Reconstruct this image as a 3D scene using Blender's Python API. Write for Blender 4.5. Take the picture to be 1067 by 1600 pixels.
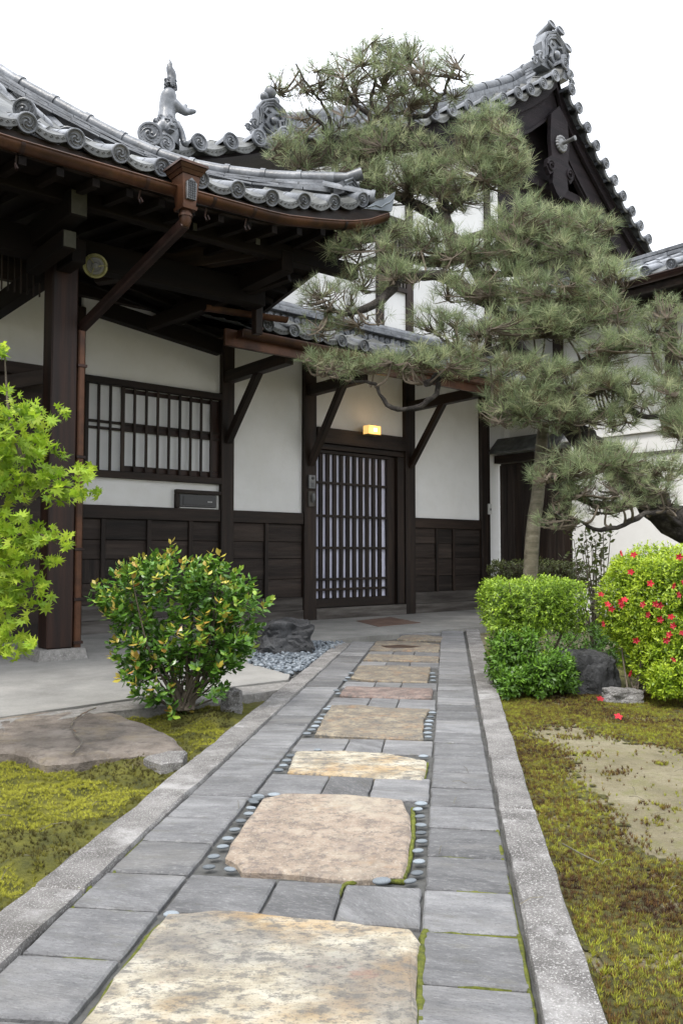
import bpy, bmesh, math, random
import numpy as np
from mathutils import Matrix, Vector, noise
random.seed(7); RNG = np.random.default_rng(11)
R = math.radians
for o in list(bpy.data.objects): bpy.data.objects.remove(o)
S = bpy.context.scene; C = S.collection

# ---------------------------------------------------------------- camera, sky, sun, exposure
FPX, PCX, PCY, EYE = 1300.0, 533.5, 800.0, 0.72
PITCH = math.atan(67 / FPX)
cam = bpy.data.cameras.new('camera'); co = bpy.data.objects.new('camera', cam); C.objects.link(co)
cam.sensor_fit = 'VERTICAL'; cam.sensor_height = 36; cam.lens = FPX / 1600 * 36
cam.clip_start = 0.05; cam.clip_end = 2000
co.location = (0, 0, EYE); co.rotation_euler = (R(90) + PITCH, 0, 0)
S.camera = co
W = bpy.data.worlds.new('World'); S.world = W; W.use_nodes = True
nt = W.node_tree; nt.nodes.clear()
out = nt.nodes.new('ShaderNodeOutputWorld'); bg = nt.nodes.new('ShaderNodeBackground')
sky = nt.nodes.new('ShaderNodeTexSky'); sky.sky_type = 'NISHITA'; sky.sun_disc = False
SUN_EL, SUN_AZ = 58, -35          # degrees; azimuth from +Y towards +X
sky.sun_elevation = R(SUN_EL); sky.sun_rotation = R(SUN_AZ); sky.dust_density = 4.0; sky.air_density = 1.0
mixs = nt.nodes.new('ShaderNodeMixRGB'); mixs.blend_type = 'MIX'; mixs.inputs[0].default_value = 0.80
mixs.inputs[2].default_value = (9.6, 9.9, 10.4, 1)      # the even white of a thick cloud layer
nt.links.new(sky.outputs[0], mixs.inputs[1])
# a clouded sky is brighter overhead than at the horizon, all the way round
tcw = nt.nodes.new('ShaderNodeTexCoord'); sep = nt.nodes.new('ShaderNodeSeparateXYZ'); mrw = nt.nodes.new('ShaderNodeMapRange'); mulw = nt.nodes.new('ShaderNodeVectorMath'); mulw.operation = 'SCALE'
mrw.inputs[1].default_value = 0; mrw.inputs[2].default_value = 1; mrw.inputs[3].default_value = .68; mrw.inputs[4].default_value = 1.42
nt.links.new(tcw.outputs['Generated'], sep.inputs[0]); nt.links.new(sep.outputs[2], mrw.inputs[0]); nt.links.new(mixs.outputs[0], mulw.inputs[0]); nt.links.new(mrw.outputs[0], mulw.inputs['Scale']); nt.links.new(mulw.outputs[0], bg.inputs[0])
bg.inputs[1].default_value = 0.12
nt.links.new(bg.outputs[0], out.inputs[0])
sl = bpy.data.lights.new('sun', 'SUN'); sl.energy = 1.4; sl.angle = R(12); sl.color = (1, .96, .9)
so = bpy.data.objects.new('sun', sl); C.objects.link(so)
sd = Vector((math.sin(R(SUN_AZ)) * math.cos(R(SUN_EL)), math.cos(R(SUN_AZ)) * math.cos(R(SUN_EL)) * -1, math.sin(R(SUN_EL))))
sky.sun_rotation = math.atan2(sd.x, sd.y)
so.rotation_euler = sd.to_track_quat('Z', 'Y').to_euler()
S.view_settings.view_transform = 'Standard'; S.view_settings.look = 'None'
S.view_settings.gamma = 1; S.view_settings.use_curve_mapping = False
S.view_settings.exposure = 0.95
S.render.resolution_x = 682; S.render.resolution_y = 1024
try:
    S.cycles.max_bounces = 8; S.cycles.diffuse_bounces = 5
except Exception: pass

# ---------------------------------------------------------------- places
def ray(x, y):
    X = (x - PCX) / FPX; U = -(y - PCY) / FPX
    return Vector((X, math.cos(PITCH) - U * math.sin(PITCH), math.sin(PITCH) + U * math.cos(PITCH)))
def gp(x, y, z=0.0):              # the ground point seen there
    r = ray(x, y); k = (z - EYE) / r.z; return Vector((r.x * k, r.y * k, z))
def at(x, y, Y):                  # the point seen there, Y metres ahead
    r = ray(x, y); k = Y / r.y; return Vector((r.x * k, Y, EYE + r.z * k))
FA = 49.96                        # bearing of the house front
O = gp(486, 969)
FR = Matrix.Translation(O) @ Matrix.Rotation(R(90 - FA), 4, 'Z')   # x along the front, y into the house
def fl(x, y, z=0): v = FR.inverted() @ gp(x, y, z); return v
QA = 7.2
PR = Matrix.Rotation(R(-QA), 4, 'Z')                                # x across the path, y along it
I4 = Matrix.Identity(4)

# ---------------------------------------------------------------- materials
M = {}
def lin(c): return tuple(c) + (1,)
def mat(name, cols, scale=6, rough=.8, bump=.3, bscale=None, stretch=(1, 1, 1), metal=0, coord='Object', rnd=.25,
        contrast=(.35, .65), detail=6, attr=None, spec=.5, trans=0, bdist=.01, spots=None, objrnd=True, sheen=0):
    m = bpy.data.materials.new(name); m.use_nodes = True; n = m.node_tree; L = n.links
    b = n.nodes['Principled BSDF']; b.inputs['Roughness'].default_value = rough; b.inputs['Metallic'].default_value = metal
    b.inputs['Specular IOR Level'].default_value = spec
    tc = n.nodes.new('ShaderNodeTexCoord'); mp = n.nodes.new('ShaderNodeMapping'); mp.inputs['Scale'].default_value = stretch
    oi = n.nodes.new('ShaderNodeObjectInfo')
    if objrnd:
        ad = n.nodes.new('ShaderNodeVectorMath'); ad.operation = 'ADD'
        mu = n.nodes.new('ShaderNodeMath'); mu.operation = 'MULTIPLY'; mu.inputs[1].default_value = 37
        L.new(oi.outputs['Random'], mu.inputs[0]); L.new(tc.outputs[coord], ad.inputs[0]); L.new(mu.outputs[0], ad.inputs[1])
        L.new(ad.outputs[0], mp.inputs[0])
    else: L.new(tc.outputs[coord], mp.inputs[0])
    nz = n.nodes.new('ShaderNodeTexNoise'); nz.inputs['Scale'].default_value = scale; nz.inputs['Detail'].default_value = detail
    nz.inputs['Roughness'].default_value = .65; L.new(mp.outputs[0], nz.inputs[0])
    rp = n.nodes.new('ShaderNodeValToRGB'); cr = rp.color_ramp
    k = len(cols)
    while len(cr.elements) < k: cr.elements.new(.5)
    for i, c in enumerate(cols):
        cr.elements[i].position = contrast[0] + (contrast[1] - contrast[0]) * i / max(1, k - 1); cr.elements[i].color = lin(c)
    L.new(nz.outputs[0], rp.inputs[0])
    col = rp.outputs[0]
    if attr or rnd:
        hs = n.nodes.new('ShaderNodeMixRGB'); hs.blend_type = 'MULTIPLY'; hs.inputs[0].default_value = 1
        mr = n.nodes.new('ShaderNodeMapRange'); mr.inputs[3].default_value = 1 - rnd; mr.inputs[4].default_value = 1 + rnd
        if attr == 'tint':
            a = n.nodes.new('ShaderNodeAttribute'); a.attribute_name = 'tint'
            L.new(a.outputs['Fac'], rp.inputs[0])
            fr = n.nodes.new('ShaderNodeMath'); fr.operation = 'FRACT'; m7 = n.nodes.new('ShaderNodeMath'); m7.operation = 'MULTIPLY'; m7.inputs[1].default_value = 17.3
            L.new(a.outputs['Fac'], m7.inputs[0]); L.new(m7.outputs[0], fr.inputs[0]); L.new(fr.outputs[0], mr.inputs[0])
        elif attr == 'obj':
            L.new(oi.outputs['Random'], rp.inputs[0])
            fr = n.nodes.new('ShaderNodeMath'); fr.operation = 'FRACT'; m7 = n.nodes.new('ShaderNodeMath'); m7.operation = 'MULTIPLY'; m7.inputs[1].default_value = 17.3
            L.new(oi.outputs['Random'], m7.inputs[0]); L.new(m7.outputs[0], fr.inputs[0]); L.new(fr.outputs[0], mr.inputs[0])
        else: L.new(oi.outputs['Random'], mr.inputs[0])
        L.new(col, hs.inputs[1]); L.new(mr.outputs[0], hs.inputs[2]); col = hs.outputs[0]
    for (sc, lo, hi, sc_col, strn) in (spots or []):
        n2 = n.nodes.new('ShaderNodeTexNoise'); n2.inputs['Scale'].default_value = sc; n2.inputs['Detail'].default_value = 5; n2.inputs['Roughness'].default_value = .7
        L.new(mp.outputs[0], n2.inputs[0])
        m2 = n.nodes.new('ShaderNodeMapRange'); m2.inputs[1].default_value = lo; m2.inputs[2].default_value = hi; m2.inputs[4].default_value = strn
        L.new(n2.outputs[0], m2.inputs[0])
        mx = n.nodes.new('ShaderNodeMixRGB'); mx.inputs[2].default_value = lin(sc_col)
        L.new(m2.outputs[0], mx.inputs[0]); L.new(col, mx.inputs[1]); col = mx.outputs[0]
    L.new(col, b.inputs['Base Color'])
    if bump:
        bn = n.nodes.new('ShaderNodeTexNoise'); bn.inputs['Scale'].default_value = bscale or scale * 3; bn.inputs['Detail'].default_value = 8
        bn.inputs['Roughness'].default_value = .7; L.new(mp.outputs[0], bn.inputs[0])
        bp = n.nodes.new('ShaderNodeBump'); bp.inputs['Strength'].default_value = bump; bp.inputs['Distance'].default_value = bdist
        L.new(bn.outputs[0], bp.inputs['Height']); L.new(bp.outputs[0], b.inputs['Normal'])
    if trans:
        tr = n.nodes.new('ShaderNodeBsdfTranslucent'); ms = n.nodes.new('ShaderNodeMixShader'); ms.inputs[0].default_value = trans
        L.new(col, tr.inputs[0]); L.new(b.outputs[0], ms.inputs[1]); L.new(tr.outputs[0], ms.inputs[2])
        L.new(ms.outputs[0], n.nodes['Material Output'].inputs[0])
    M[name] = m; return m
mat('plaster', [(.77, .77, .755), (.85, .85, .84)], 1.5, .92, .2, 60, detail=10, spots=[(.9, .48, .75, (.68, .67, .61), .45), (7, .56, .75, (.70, .69, .65), .3)], rnd=.02)
mat('upper_plaster', [(.68, .68, .66), (.78, .78, .77)], 1.2, .9, .1, 40, rnd=.02)
mat('dark_wood', [(.008, .005, .0035), (.019, .011, .0075), (.036, .022, .015)], 5, .6, .5, 22, stretch=(.25, 3, 3), rnd=.25, bdist=.004, spec=.35, detail=10, spots=[(2, .52, .8, (.05, .04, .033), .45)])
mat('weathered_wood', [(.03, .024, .02), (.075, .066, .058), (.13, .12, .11)], 4, .85, .6, 20, stretch=(.3, 3, 3), rnd=.2, bdist=.004)
mat('board_wood', [(.010, .0065, .005), (.022, .0145, .011), (.04, .028, .022)], 4, .65, .8, 22, stretch=(.3, 5, 5), rnd=.45, bdist=.006, spec=.35, detail=10, spots=[(3, .52, .75, (.075, .062, .052), .45)])
mat('post_wood', [(.007, .003, .0022), (.018, .007, .004), (.034, .013, .007)], 4, .5, .4, 20, stretch=(.2, 4, 4), rnd=.15, bdist=.003, spec=.35)
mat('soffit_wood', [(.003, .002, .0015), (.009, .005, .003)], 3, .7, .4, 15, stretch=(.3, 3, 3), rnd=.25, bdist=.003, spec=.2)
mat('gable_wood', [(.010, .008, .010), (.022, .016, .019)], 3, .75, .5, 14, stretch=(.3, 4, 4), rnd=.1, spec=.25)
mat('copper', [(.032, .015, .009), (.070, .030, .015), (.12, .052, .026)], 3, .40, .12, 30, metal=.5, rnd=.12, spots=[(5, .5, .8, (.02, .014, .012), .7), (14, .6, .72, (.09, .085, .06), .25)])
mat('dark_copper', [(.015, .009, .008), (.045, .022, .017)], 4, .42, .15, 30, metal=.5, rnd=.12)
mat('verdigris', [(.10, .115, .13), (.16, .18, .20)], 6, .5, .2, 30, metal=.3, rnd=.05)
mat('roof_tile', [(.06, .065, .075), (.125, .135, .15), (.21, .22, .24)], 5, .34, .35, 30, rnd=.25, spec=.6, spots=[(9, .52, .75, (.05, .05, .042), .6), (24, .6, .75, (.34, .34, .33), .5)])
mat('roof_pan', [(.04, .042, .04), (.08, .083, .08), (.13, .135, .13)], 8, .5, .4, 40, rnd=.25, spots=[(12, .5, .7, (.045, .048, .033), .6)])
mat('slate', [(.09, .09, .094), (.165, .165, .168), (.26, .26, .262)], 8, .72, .9, 80, stretch=(.9, 2.6, 1), rnd=.34, contrast=(.24, .76), bdist=.008, detail=12, spots=[(60, .52, .68, (.34, .34, .335), .55), (3, .5, .70, (.085, .083, .08), .6), (160, .54, .66, (.06, .06, .06), .65), (12, .58, .72, (.16, .155, .12), .45), (1.7, .55, .7, (.27, .26, .24), .4)])
mat('granite', [(.095, .088, .083), (.15, .142, .135), (.22, .21, .20)], 9, .88, .9, 160, rnd=.12, detail=8, spots=[(260, .54, .62, (.55, .54, .52), .8), (200, .57, .66, (.04, .038, .037), .8), (5, .54, .66, (.42, .41, .40), .6), (3, .52, .72, (.075, .07, .06), .5)], bdist=.006)
mat('cream_stone', [(.17, .165, .15), (.32, .28, .21), (.47, .42, .32), (.58, .54, .44)], 13, .88, 1, 70, stretch=(.8, 1.25, 1), contrast=(.30, .62), bdist=.012, rnd=.04, detail=12, spots=[(3.0, .49, .62, (.42, .25, .08), .6), (2.2, .50, .60, (.20, .19, .18), .6), (40, .50, .60, (.15, .145, .135), .75), (130, .54, .62, (.12, .118, .112), .6), (4.2, .64, .74, (.30, .12, .09), .55)])
mat('pink_stone', [(.20, .165, .135), (.33, .26, .20), (.45, .38, .30)], 14, .92, 1, 80, contrast=(.3, .7), bdist=.012, rnd=.06, detail=12, spots=[(40, .50, .60, (.17, .145, .125), .75), (130, .54, .64, (.52, .47, .40), .6), (3, .50, .66, (.48, .43, .34), .7), (5, .54, .68, (.21, .17, .15), .6), (4.3, .60, .7, (.38, .24, .13), .5)])
mat('ochre_stone', [(.11, .10, .09), (.20, .165, .12), (.31, .265, .19)], 11, .85, 1, 60, contrast=(.3, .66), bdist=.008, rnd=.15, detail=10, spots=[(7, .53, .68, (.28, .14, .06), .6), (36, .48, .60, (.10, .098, .095), .8), (110, .54, .64, (.30, .28, .23), .5)])
mat('red_stone', [(.11, .085, .075), (.19, .135, .115), (.28, .22, .19)], 12, .9, 1, 60, bdist=.008, rnd=.1, detail=10, spots=[(36, .48, .60, (.10, .09, .085), .8), (110, .54, .64, (.30, .27, .24), .5)])
mat('mortar', [(.05, .05, .047), (.10, .10, .095)], 20, .9, .5, 90, rnd=0)
mat('pebble', [(.09, .105, .12), (.17, .195, .215), (.30, .325, .345)], 9, .65, .3, 60, rnd=.5, contrast=(.25, .75))
mat('gravel', [(.07, .085, .10), (.14, .165, .19), (.26, .29, .32)], 9, .5, .1, 40, attr='tint', rnd=.2, contrast=(0, 1))
mat('concrete', [(.19, .185, .172), (.25, .245, .228), (.31, .30, .28)], 2.4, .88, .6, 140, rnd=0, bdist=.004, detail=10, spots=[(90, .54, .68, (.40, .39, .36), .4), (1.6, .5, .68, (.14, .14, .135), .6), (40, .58, .7, (.12, .12, .115), .4)])
mat('aggregate', [(.18, .17, .16), (.30, .29, .27)], 30, .9, 1, 90, rnd=0, spots=[(90, .56, .66, (.48, .47, .45), .7)])
mat('soil', [(.12, .104, .055), (.20, .172, .10), (.27, .24, .155)], 5, .95, 1, 90, rnd=0, coord='Object', contrast=(.3, .7), detail=12, bdist=.012, spots=[(14, .50, .66, (.17, .165, .06), .7), (60, .54, .66, (.10, .085, .05), .6), (130, .58, .68, (.38, .36, .29), .5)])
mat('moss_bed', [(.05, .055, .012), (.15, .15, .02), (.26, .25, .03)], 12, .95, 1, 110, rnd=0, contrast=(.3, .7), detail=12, spots=[(6, .58, .68, (.12, .095, .06), .8)], bdist=.03)
mat('moss_bed_dark', [(.045, .040, .012), (.11, .105, .02), (.20, .19, .045)], 22, .95, 1, 110, rnd=0, contrast=(.3, .7), detail=12, spots=[(5, .58, .7, (.13, .10, .06), .6)], bdist=.03)
mat('moss_sprig', [(.07, .028, .014), (.15, .085, .022), (.25, .245, .032), (.37, .40, .04)], attr='tint', bump=0, rnd=.4, contrast=(0, 1), trans=.3, rough=.8)
mat('moss_cushion', [(.11, .095, .02), (.30, .30, .035), (.50, .49, .07)], attr='tint', bump=0, rnd=.35, contrast=(0, 1), trans=.35, rough=.85)
mat('seam_moss', [(.07, .085, .01), (.18, .20, .02)], 60, .95, 1, 160, rnd=0, bdist=.01)
mat('rock', [(.018, .019, .020), (.045, .046, .049), (.09, .092, .095)], 3.5, .55, 1, 14, rnd=.1, stretch=(1, 1, .7), bdist=.03, spots=[(9, .58, .7, (.17, .17, .17), .35)])
mat('step_stone', [(.10, .082, .068), (.20, .168, .14), (.29, .25, .215)], 6, .88, 1, 30, rnd=0, bdist=.025, detail=12, spots=[(14, .52, .64, (.09, .078, .068), .7), (4, .56, .7, (.29, .23, .13), .55), (90, .56, .66, (.33, .30, .26), .5)])
mat('bark', [(.014, .011, .009), (.04, .033, .028), (.10, .088, .075)], 18, .95, 1, 45, rnd=.1, bdist=.04, detail=10)
mat('twig', [(.08, .064, .046), (.16, .13, .098)], 20, .9, .3, rnd=.2)
mat('stake_wood', [(.08, .07, .045), (.14, .125, .085), (.21, .19, .14)], 5, .9, .9, 20, stretch=(.3, 3, 3), rnd=0, bdist=.012, spots=[(6, .55, .7, (.06, .07, .035), .6)])
mat('needle', [(.17, .13, .07), (.15, .205, .105), (.24, .30, .155), (.36, .42, .22), (.50, .52, .31)], attr='tint', bump=0, rnd=.25, contrast=(0, .9), trans=.45, rough=.5)
mat('maple_leaf', [(.17, .29, .02), (.30, .44, .03), (.46, .56, .06)], attr='obj', bump=0, rnd=.3, contrast=(0, 1), trans=.5, rough=.6)
mat('maple_leaves', [(.17, .29, .02), (.30, .44, .03), (.46, .56, .06)], attr='tint', bump=0, rnd=.3, contrast=(0, 1), trans=.5, rough=.6)
BL = [(.025, .065, .014), (.06, .145, .022), (.12, .25, .03), (.22, .36, .04), (.42, .42, .06), (.46, .22, .06)]
mat('bush_leaf', BL, attr='obj', bump=0, rnd=.2, contrast=(0, 1), trans=.15, rough=.28)
mat('bush_leaves', BL, attr='tint', bump=0, rnd=.2, contrast=(0, 1), trans=.15, rough=.28)
mat('hedge_leaves', [(.04, .085, .012), (.13, .23, .02), (.28, .42, .03), (.46, .60, .07)], attr='tint', bump=0, rnd=.3, contrast=(0, 1), trans=.3, rough=.45)
mat('azalea_leaves', [(.07, .13, .012), (.19, .30, .018), (.36, .48, .025), (.48, .56, .05)], attr='tint', bump=0, rnd=.25, contrast=(0, 1), trans=.3, rough=.45)
mat('low_leaves', [(.04, .09, .014), (.11, .23, .022), (.21, .38, .04)], attr='tint', bump=0, rnd=.25, contrast=(0, 1), trans=.3, rough=.4)
mat('dull_leaves', [(.05, .03, .015), (.06, .07, .02), (.10, .13, .03), (.16, .18, .04)], attr='tint', bump=0, rnd=.25, contrast=(0, 1), trans=.2, rough=.5)
mat('petal', [(.36, .012, .022), (.56, .035, .05)], attr='obj', bump=0, rnd=.2, contrast=(0, 1), trans=.2, rough=.6)
mat('paper', [(.70, .70, .85), (.76, .76, .90)], 2, .8, 0, rnd=0)
mat('paper_grey', [(.68, .69, .70), (.74, .75, .76)], 2, .8, 0, rnd=0)
mat('pale_cap', [(.03, .03, .02), (.065, .062, .045)], 6, .8, .2, rnd=.1)
mat('brass', [(.20, .19, .08), (.34, .33, .16)], 10, .45, .2, metal=.4, rnd=0)
mat('steel', [(.12, .125, .13), (.22, .22, .22)], 8, .45, 0, metal=.5, rnd=0)
mat('black_plastic', [(.012, .012, .012), (.02, .02, .02)], 5, .3, 0, rnd=0)
mat('pale_plastic', [(.55, .55, .52), (.62, .62, .6)], 5, .4, 0, rnd=0)
mat('white_print', [(.7, .7, .7), (.75, .75, .75)], 5, .6, 0, rnd=0)
mat('rust_slab', [(.10, .06, .045), (.17, .105, .075)], 5, .75, .4, rnd=0)
mat('puddle_hole', [(.035, .02, .013), (.07, .04, .025)], 12, .5, .5, rnd=0)
def emis(name, c, s):
    m = bpy.data.materials.new(name); m.use_nodes = True; b = m.node_tree.nodes['Principled BSDF']
    b.inputs['Base Color'].default_value = lin(c); b.inputs['Emission Color'].default_value = lin(c); b.inputs['Emission Strength'].default_value = s
    b.inputs['Roughness'].default_value = .4; M[name] = m
emis('lamp_glow', (.85, .50, .16), .62); emis('bulb_glow', (1, .74, .32), 2.2)

# ---------------------------------------------------------------- helpers
MM = {}
def put(name, mesh, parent=None, m=I4, frame=I4, label=None, cat=None, group=None, kind=None):
    o = bpy.data.objects.new(name, mesh); C.objects.link(o)
    if parent:
        o.parent = parent; o.matrix_parent_inverse = MM[parent.name].inverted(); o.matrix_basis = m
    else: o.matrix_basis = frame @ m
    MM[o.name] = m.copy()
    if label: o['label'] = label
    if cat: o['category'] = cat
    if group: o['group'] = group
    if kind: o['kind'] = kind
    return o
def thing(name, label, cat, loc=(0, 0, 0), frame=I4, group=None):
    return put(name, None, None, Matrix.Translation(loc), frame, label, cat, group)
class MB:
    def __init__(s): s.v = []; s.f = []
    def add(s, vs, fs, m=None):
        k = len(s.v)
        s.v += [tuple(m @ Vector(v)) if m else tuple(v) for v in vs]; s.f += [[i + k for i in f] for f in fs]
    def box(s, a, b, m=None):
        (x0, y0, z0), (x1, y1, z1) = a, b
        s.add([(x0, y0, z0), (x1, y0, z0), (x1, y1, z0), (x0, y1, z0), (x0, y0, z1), (x1, y0, z1), (x1, y1, z1), (x0, y1, z1)],
              [(0, 3, 2, 1), (4, 5, 6, 7), (0, 1, 5, 4), (1, 2, 6, 5), (2, 3, 7, 6), (3, 0, 4, 7)], m)
    def tube(s, pts, rad, n=8, cap=True, a0=0, a1=360, open_=False):
        pts = [Vector(p) for p in pts]; k = len(s.v); N = len(pts)
        if not hasattr(rad, '__len__'): rad = [rad] * N
        up = Vector((0, 0, 1)); ref = None
        full = (a1 - a0) == 360; cnt = n if full else n + 1
        for i, p in enumerate(pts):
            d = (pts[min(i + 1, N - 1)] - pts[max(i - 1, 0)]).normalized()
            if ref is None:
                ref = d.cross(up)
                if ref.length < .1: ref = d.cross(Vector((0, 1, 0)))
                ref.normalize()
            ref = (ref - d * ref.dot(d)).normalized(); w = ref.cross(d)
            for j in range(cnt):
                a = R(a0 + (a1 - a0) * j / n); s.v.append(tuple(p + (ref * math.cos(a) + w * math.sin(a)) * rad[i]))
        for i in range(N - 1):
            for j in range(n):
                j2 = (j + 1) % cnt if full else j + 1
                s.f.append([k + i * cnt + j, k + i * cnt + j2, k + (i + 1) * cnt + j2, k + (i + 1) * cnt + j])
        if cap and full:
            s.f.append([k + j for j in range(cnt)][::-1]); s.f.append([k + (N - 1) * cnt + j for j in range(cnt)])
    def lathe(s, prof, n=16, m=None):     # profile of (r, h) turned about z
        k = len(s.v)
        for r_, h in prof:
            for j in range(n):
                a = 2 * math.pi * j / n; v = Vector((r_ * math.cos(a), r_ * math.sin(a), h)); s.v.append(tuple(m @ v if m else v))
        for i in range(len(prof) - 1):
            for j in range(n): s.f.append([k + i * n + j, k + i * n + (j + 1) % n, k + (i + 1) * n + (j + 1) % n, k + (i + 1) * n + j])
        s.f.append([k + j for j in range(n)][::-1]); s.f.append([k + (len(prof) - 1) * n + j for j in range(n)])
    def prism(s, poly, d0, d1, m=None):   # poly in x,z extruded along y
        n = len(poly); vs = [(x, d0, z) for x, z in poly] + [(x, d1, z) for x, z in poly]
        fs = [list(range(n)), list(range(2 * n - 1, n - 1, -1))] + [[i, i + n, (i + 1) % n + n, (i + 1) % n] for i in range(n)]
        s.add(vs, fs, m)
    def strip(s, A, B):                   # surface between two polylines
        k = len(s.v); n = len(A); s.v += [tuple(a) for a in A] + [tuple(b) for b in B]
        for i in range(n - 1): s.f.append([k + i, k + i + 1, k + n + i + 1, k + n + i])
    def ball(s, c, r, sx=1, sy=1, sz=1, n=10):
        prof = [(max(1e-4, math.sin(math.pi * i / 7)) * r, -math.cos(math.pi * i / 7) * r) for i in range(8)]
        s.lathe(prof, n, Matrix.Translation(c) @ Matrix.Diagonal((sx, sy, sz, 1)))
    def mesh(s, name, material, smooth=False):
        me = bpy.data.meshes.new(name); me.from_pydata(s.v, [], s.f); me.validate()
        bm = bmesh.new(); bm.from_mesh(me); bmesh.ops.recalc_face_normals(bm, faces=bm.faces); bm.to_mesh(me); bm.free()
        me.materials.append(M[material])
        if smooth: sm(me, smooth)
        return me
    def put(s, name, material, parent=None, smooth=False, **k):
        return put(name, s.mesh(name, material, smooth), parent, **k)
def sm(me, ang=40):
    me.polygons.foreach_set('use_smooth', [True] * len(me.polygons))
    try: me.set_sharp_from_angle(angle=R(40 if ang is True else ang))
    except Exception: pass
BC = {}
def bbox_mesh(L_, a, b, material, ch=.004):
    key = (round(L_, 3), round(a, 3), round(b, 3), material, ch)
    if key not in BC:
        bm = bmesh.new(); bmesh.ops.create_cube(bm, size=1); bmesh.ops.scale(bm, vec=(L_, a, b), verts=bm.verts)
        if ch: bmesh.ops.bevel(bm, geom=bm.edges[:], offset=min(ch, a * .2, b * .2), segments=1, affect='EDGES')
        me = bpy.data.meshes.new('timber'); bm.to_mesh(me); bm.free(); me.materials.append(M[material]); BC[key] = me
    return BC[key]
def beam(name, parent, p0, p1, a, b, material='dark_wood', ch=.004, **k):   # bar from p0 to p1; a = level width, b = depth
    p0 = Vector(p0); p1 = Vector(p1); x = (p1 - p0); L_ = x.length; x.normalize()
    y = Vector((0, 0, 1)).cross(x)
    if y.length < .05: y = Vector((0, 1, 0))
    y.normalize(); z = x.cross(y)
    m = Matrix((x, y, z)).transposed().to_4x4(); m.translation = (p0 + p1) / 2
    return put(name, bbox_mesh(L_, a, b, material, ch), parent, m, **k)
def blk(name, parent, a, b, material, ch=.004, **k):       # box between corners, grain on its longest side
    a = Vector(a); b = Vector(b); c = (a + b) / 2; d = b - a; s = [abs(q) for q in d]
    ax = s.index(max(s))
    if ax == 0: m = I4.copy(); dims = (s[0], s[1], s[2])
    elif ax == 1: m = Matrix.Rotation(R(90), 4, 'Z'); dims = (s[1], s[0], s[2])
    else: m = Matrix.Rotation(R(-90), 4, 'Y'); dims = (s[2], s[1], s[0])
    m = m.copy(); m.translation = c
    return put(name, bbox_mesh(*dims, material, ch), parent, m, **k)
def interp(x, tab):
    xs = [t[0] for t in tab]; return float(np.interp(x, xs, [t[1] for t in tab]))
def smooth_path(pts, n=5):
    P = [Vector(p) for p in pts]; P = [P[0] * 2 - P[1]] + P + [P[-1] * 2 - P[-2]]; o = []
    for i in range(1, len(P) - 2):
        for j in range(n):
            t = j / n; a, b, c, d = P[i - 1:i + 3]
            o.append(.5 * ((2 * b) + (c - a) * t + (2 * a - 5 * b + 4 * c - d) * t * t + (3 * b - a - 3 * c + d) * t ** 3))
    return o + [P[-2]]
def npmesh(name, V_, F_, material, tint=None, smooth=False):
    me = bpy.data.meshes.new(name); nv = len(V_); nf = len(F_); k = F_.shape[1]
    me.vertices.add(nv); me.vertices.foreach_set('co', np.ascontiguousarray(V_, dtype=np.float32).ravel())
    me.loops.add(nf * k); me.loops.foreach_set('vertex_index', np.ascontiguousarray(F_, dtype=np.int32).ravel())
    me.polygons.add(nf); me.polygons.foreach_set('loop_start', np.arange(0, nf * k, k, dtype=np.int32))
    if tint is not None:
        a = me.attributes.new('tint', 'FLOAT', 'POINT'); a.data.foreach_set('value', np.ascontiguousarray(tint, dtype=np.float32))
    me.update(calc_edges=True); me.materials.append(M[material])
    if smooth: me.polygons.foreach_set('use_smooth', [True] * nf)
    return me
def rots(dirs, spin=None):                 # matrices taking +Z to each direction
    d = dirs / (np.linalg.norm(dirs, axis=1, keepdims=True) + 1e-9); n = len(d)
    a = RNG.normal(size=(n, 3)) if spin is None else spin
    x = a - (a * d).sum(1, keepdims=True) * d; x /= np.linalg.norm(x, axis=1, keepdims=True) + 1e-9
    y = np.cross(d, x); return np.stack([x, y, d], axis=2)
def cloud(name, tv, tf, pos, rot, sc, tint, material, parent=None, **k):
    tv = np.array(tv, float); tf = np.array(tf); n = len(pos)
    V_ = np.einsum('nij,vj->nvi', rot, tv) * np.asarray(sc).reshape(n, 1, 1) + pos[:, None, :]
    F_ = (tf[None] + (np.arange(n) * len(tv))[:, None, None]).reshape(-1, tf.shape[1])
    return put(name, npmesh(name, V_.reshape(-1, 3), F_, material, np.repeat(tint, len(tv))), parent, **k)
# leaf lying along +Z (its length), folded about the midrib, quads
LEAF_V = [(0, 0, 0), (.22, .05, .3), (.26, .06, .6), (0, 0, 1), (-.26, .06, .6), (-.22, .05, .3), (0, -.03, .3), (0, -.02, .62)]
LEAF_F = [(0, 1, 2, 7), (0, 7, 4, 5), (7, 2, 3, 3), (7, 3, 4, 4)]
LEAF_F = [(0, 1, 6), (1, 2, 7), (1, 7, 6), (2, 3, 7), (0, 6, 5), (5, 6, 7), (5, 7, 4), (4, 7, 3)]
SML_V = [(0, 0, 0), (.2, .04, .5), (0, 0, 1), (-.2, .04, .5)]; SML_F = [(0, 1, 2, 3)]

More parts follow.
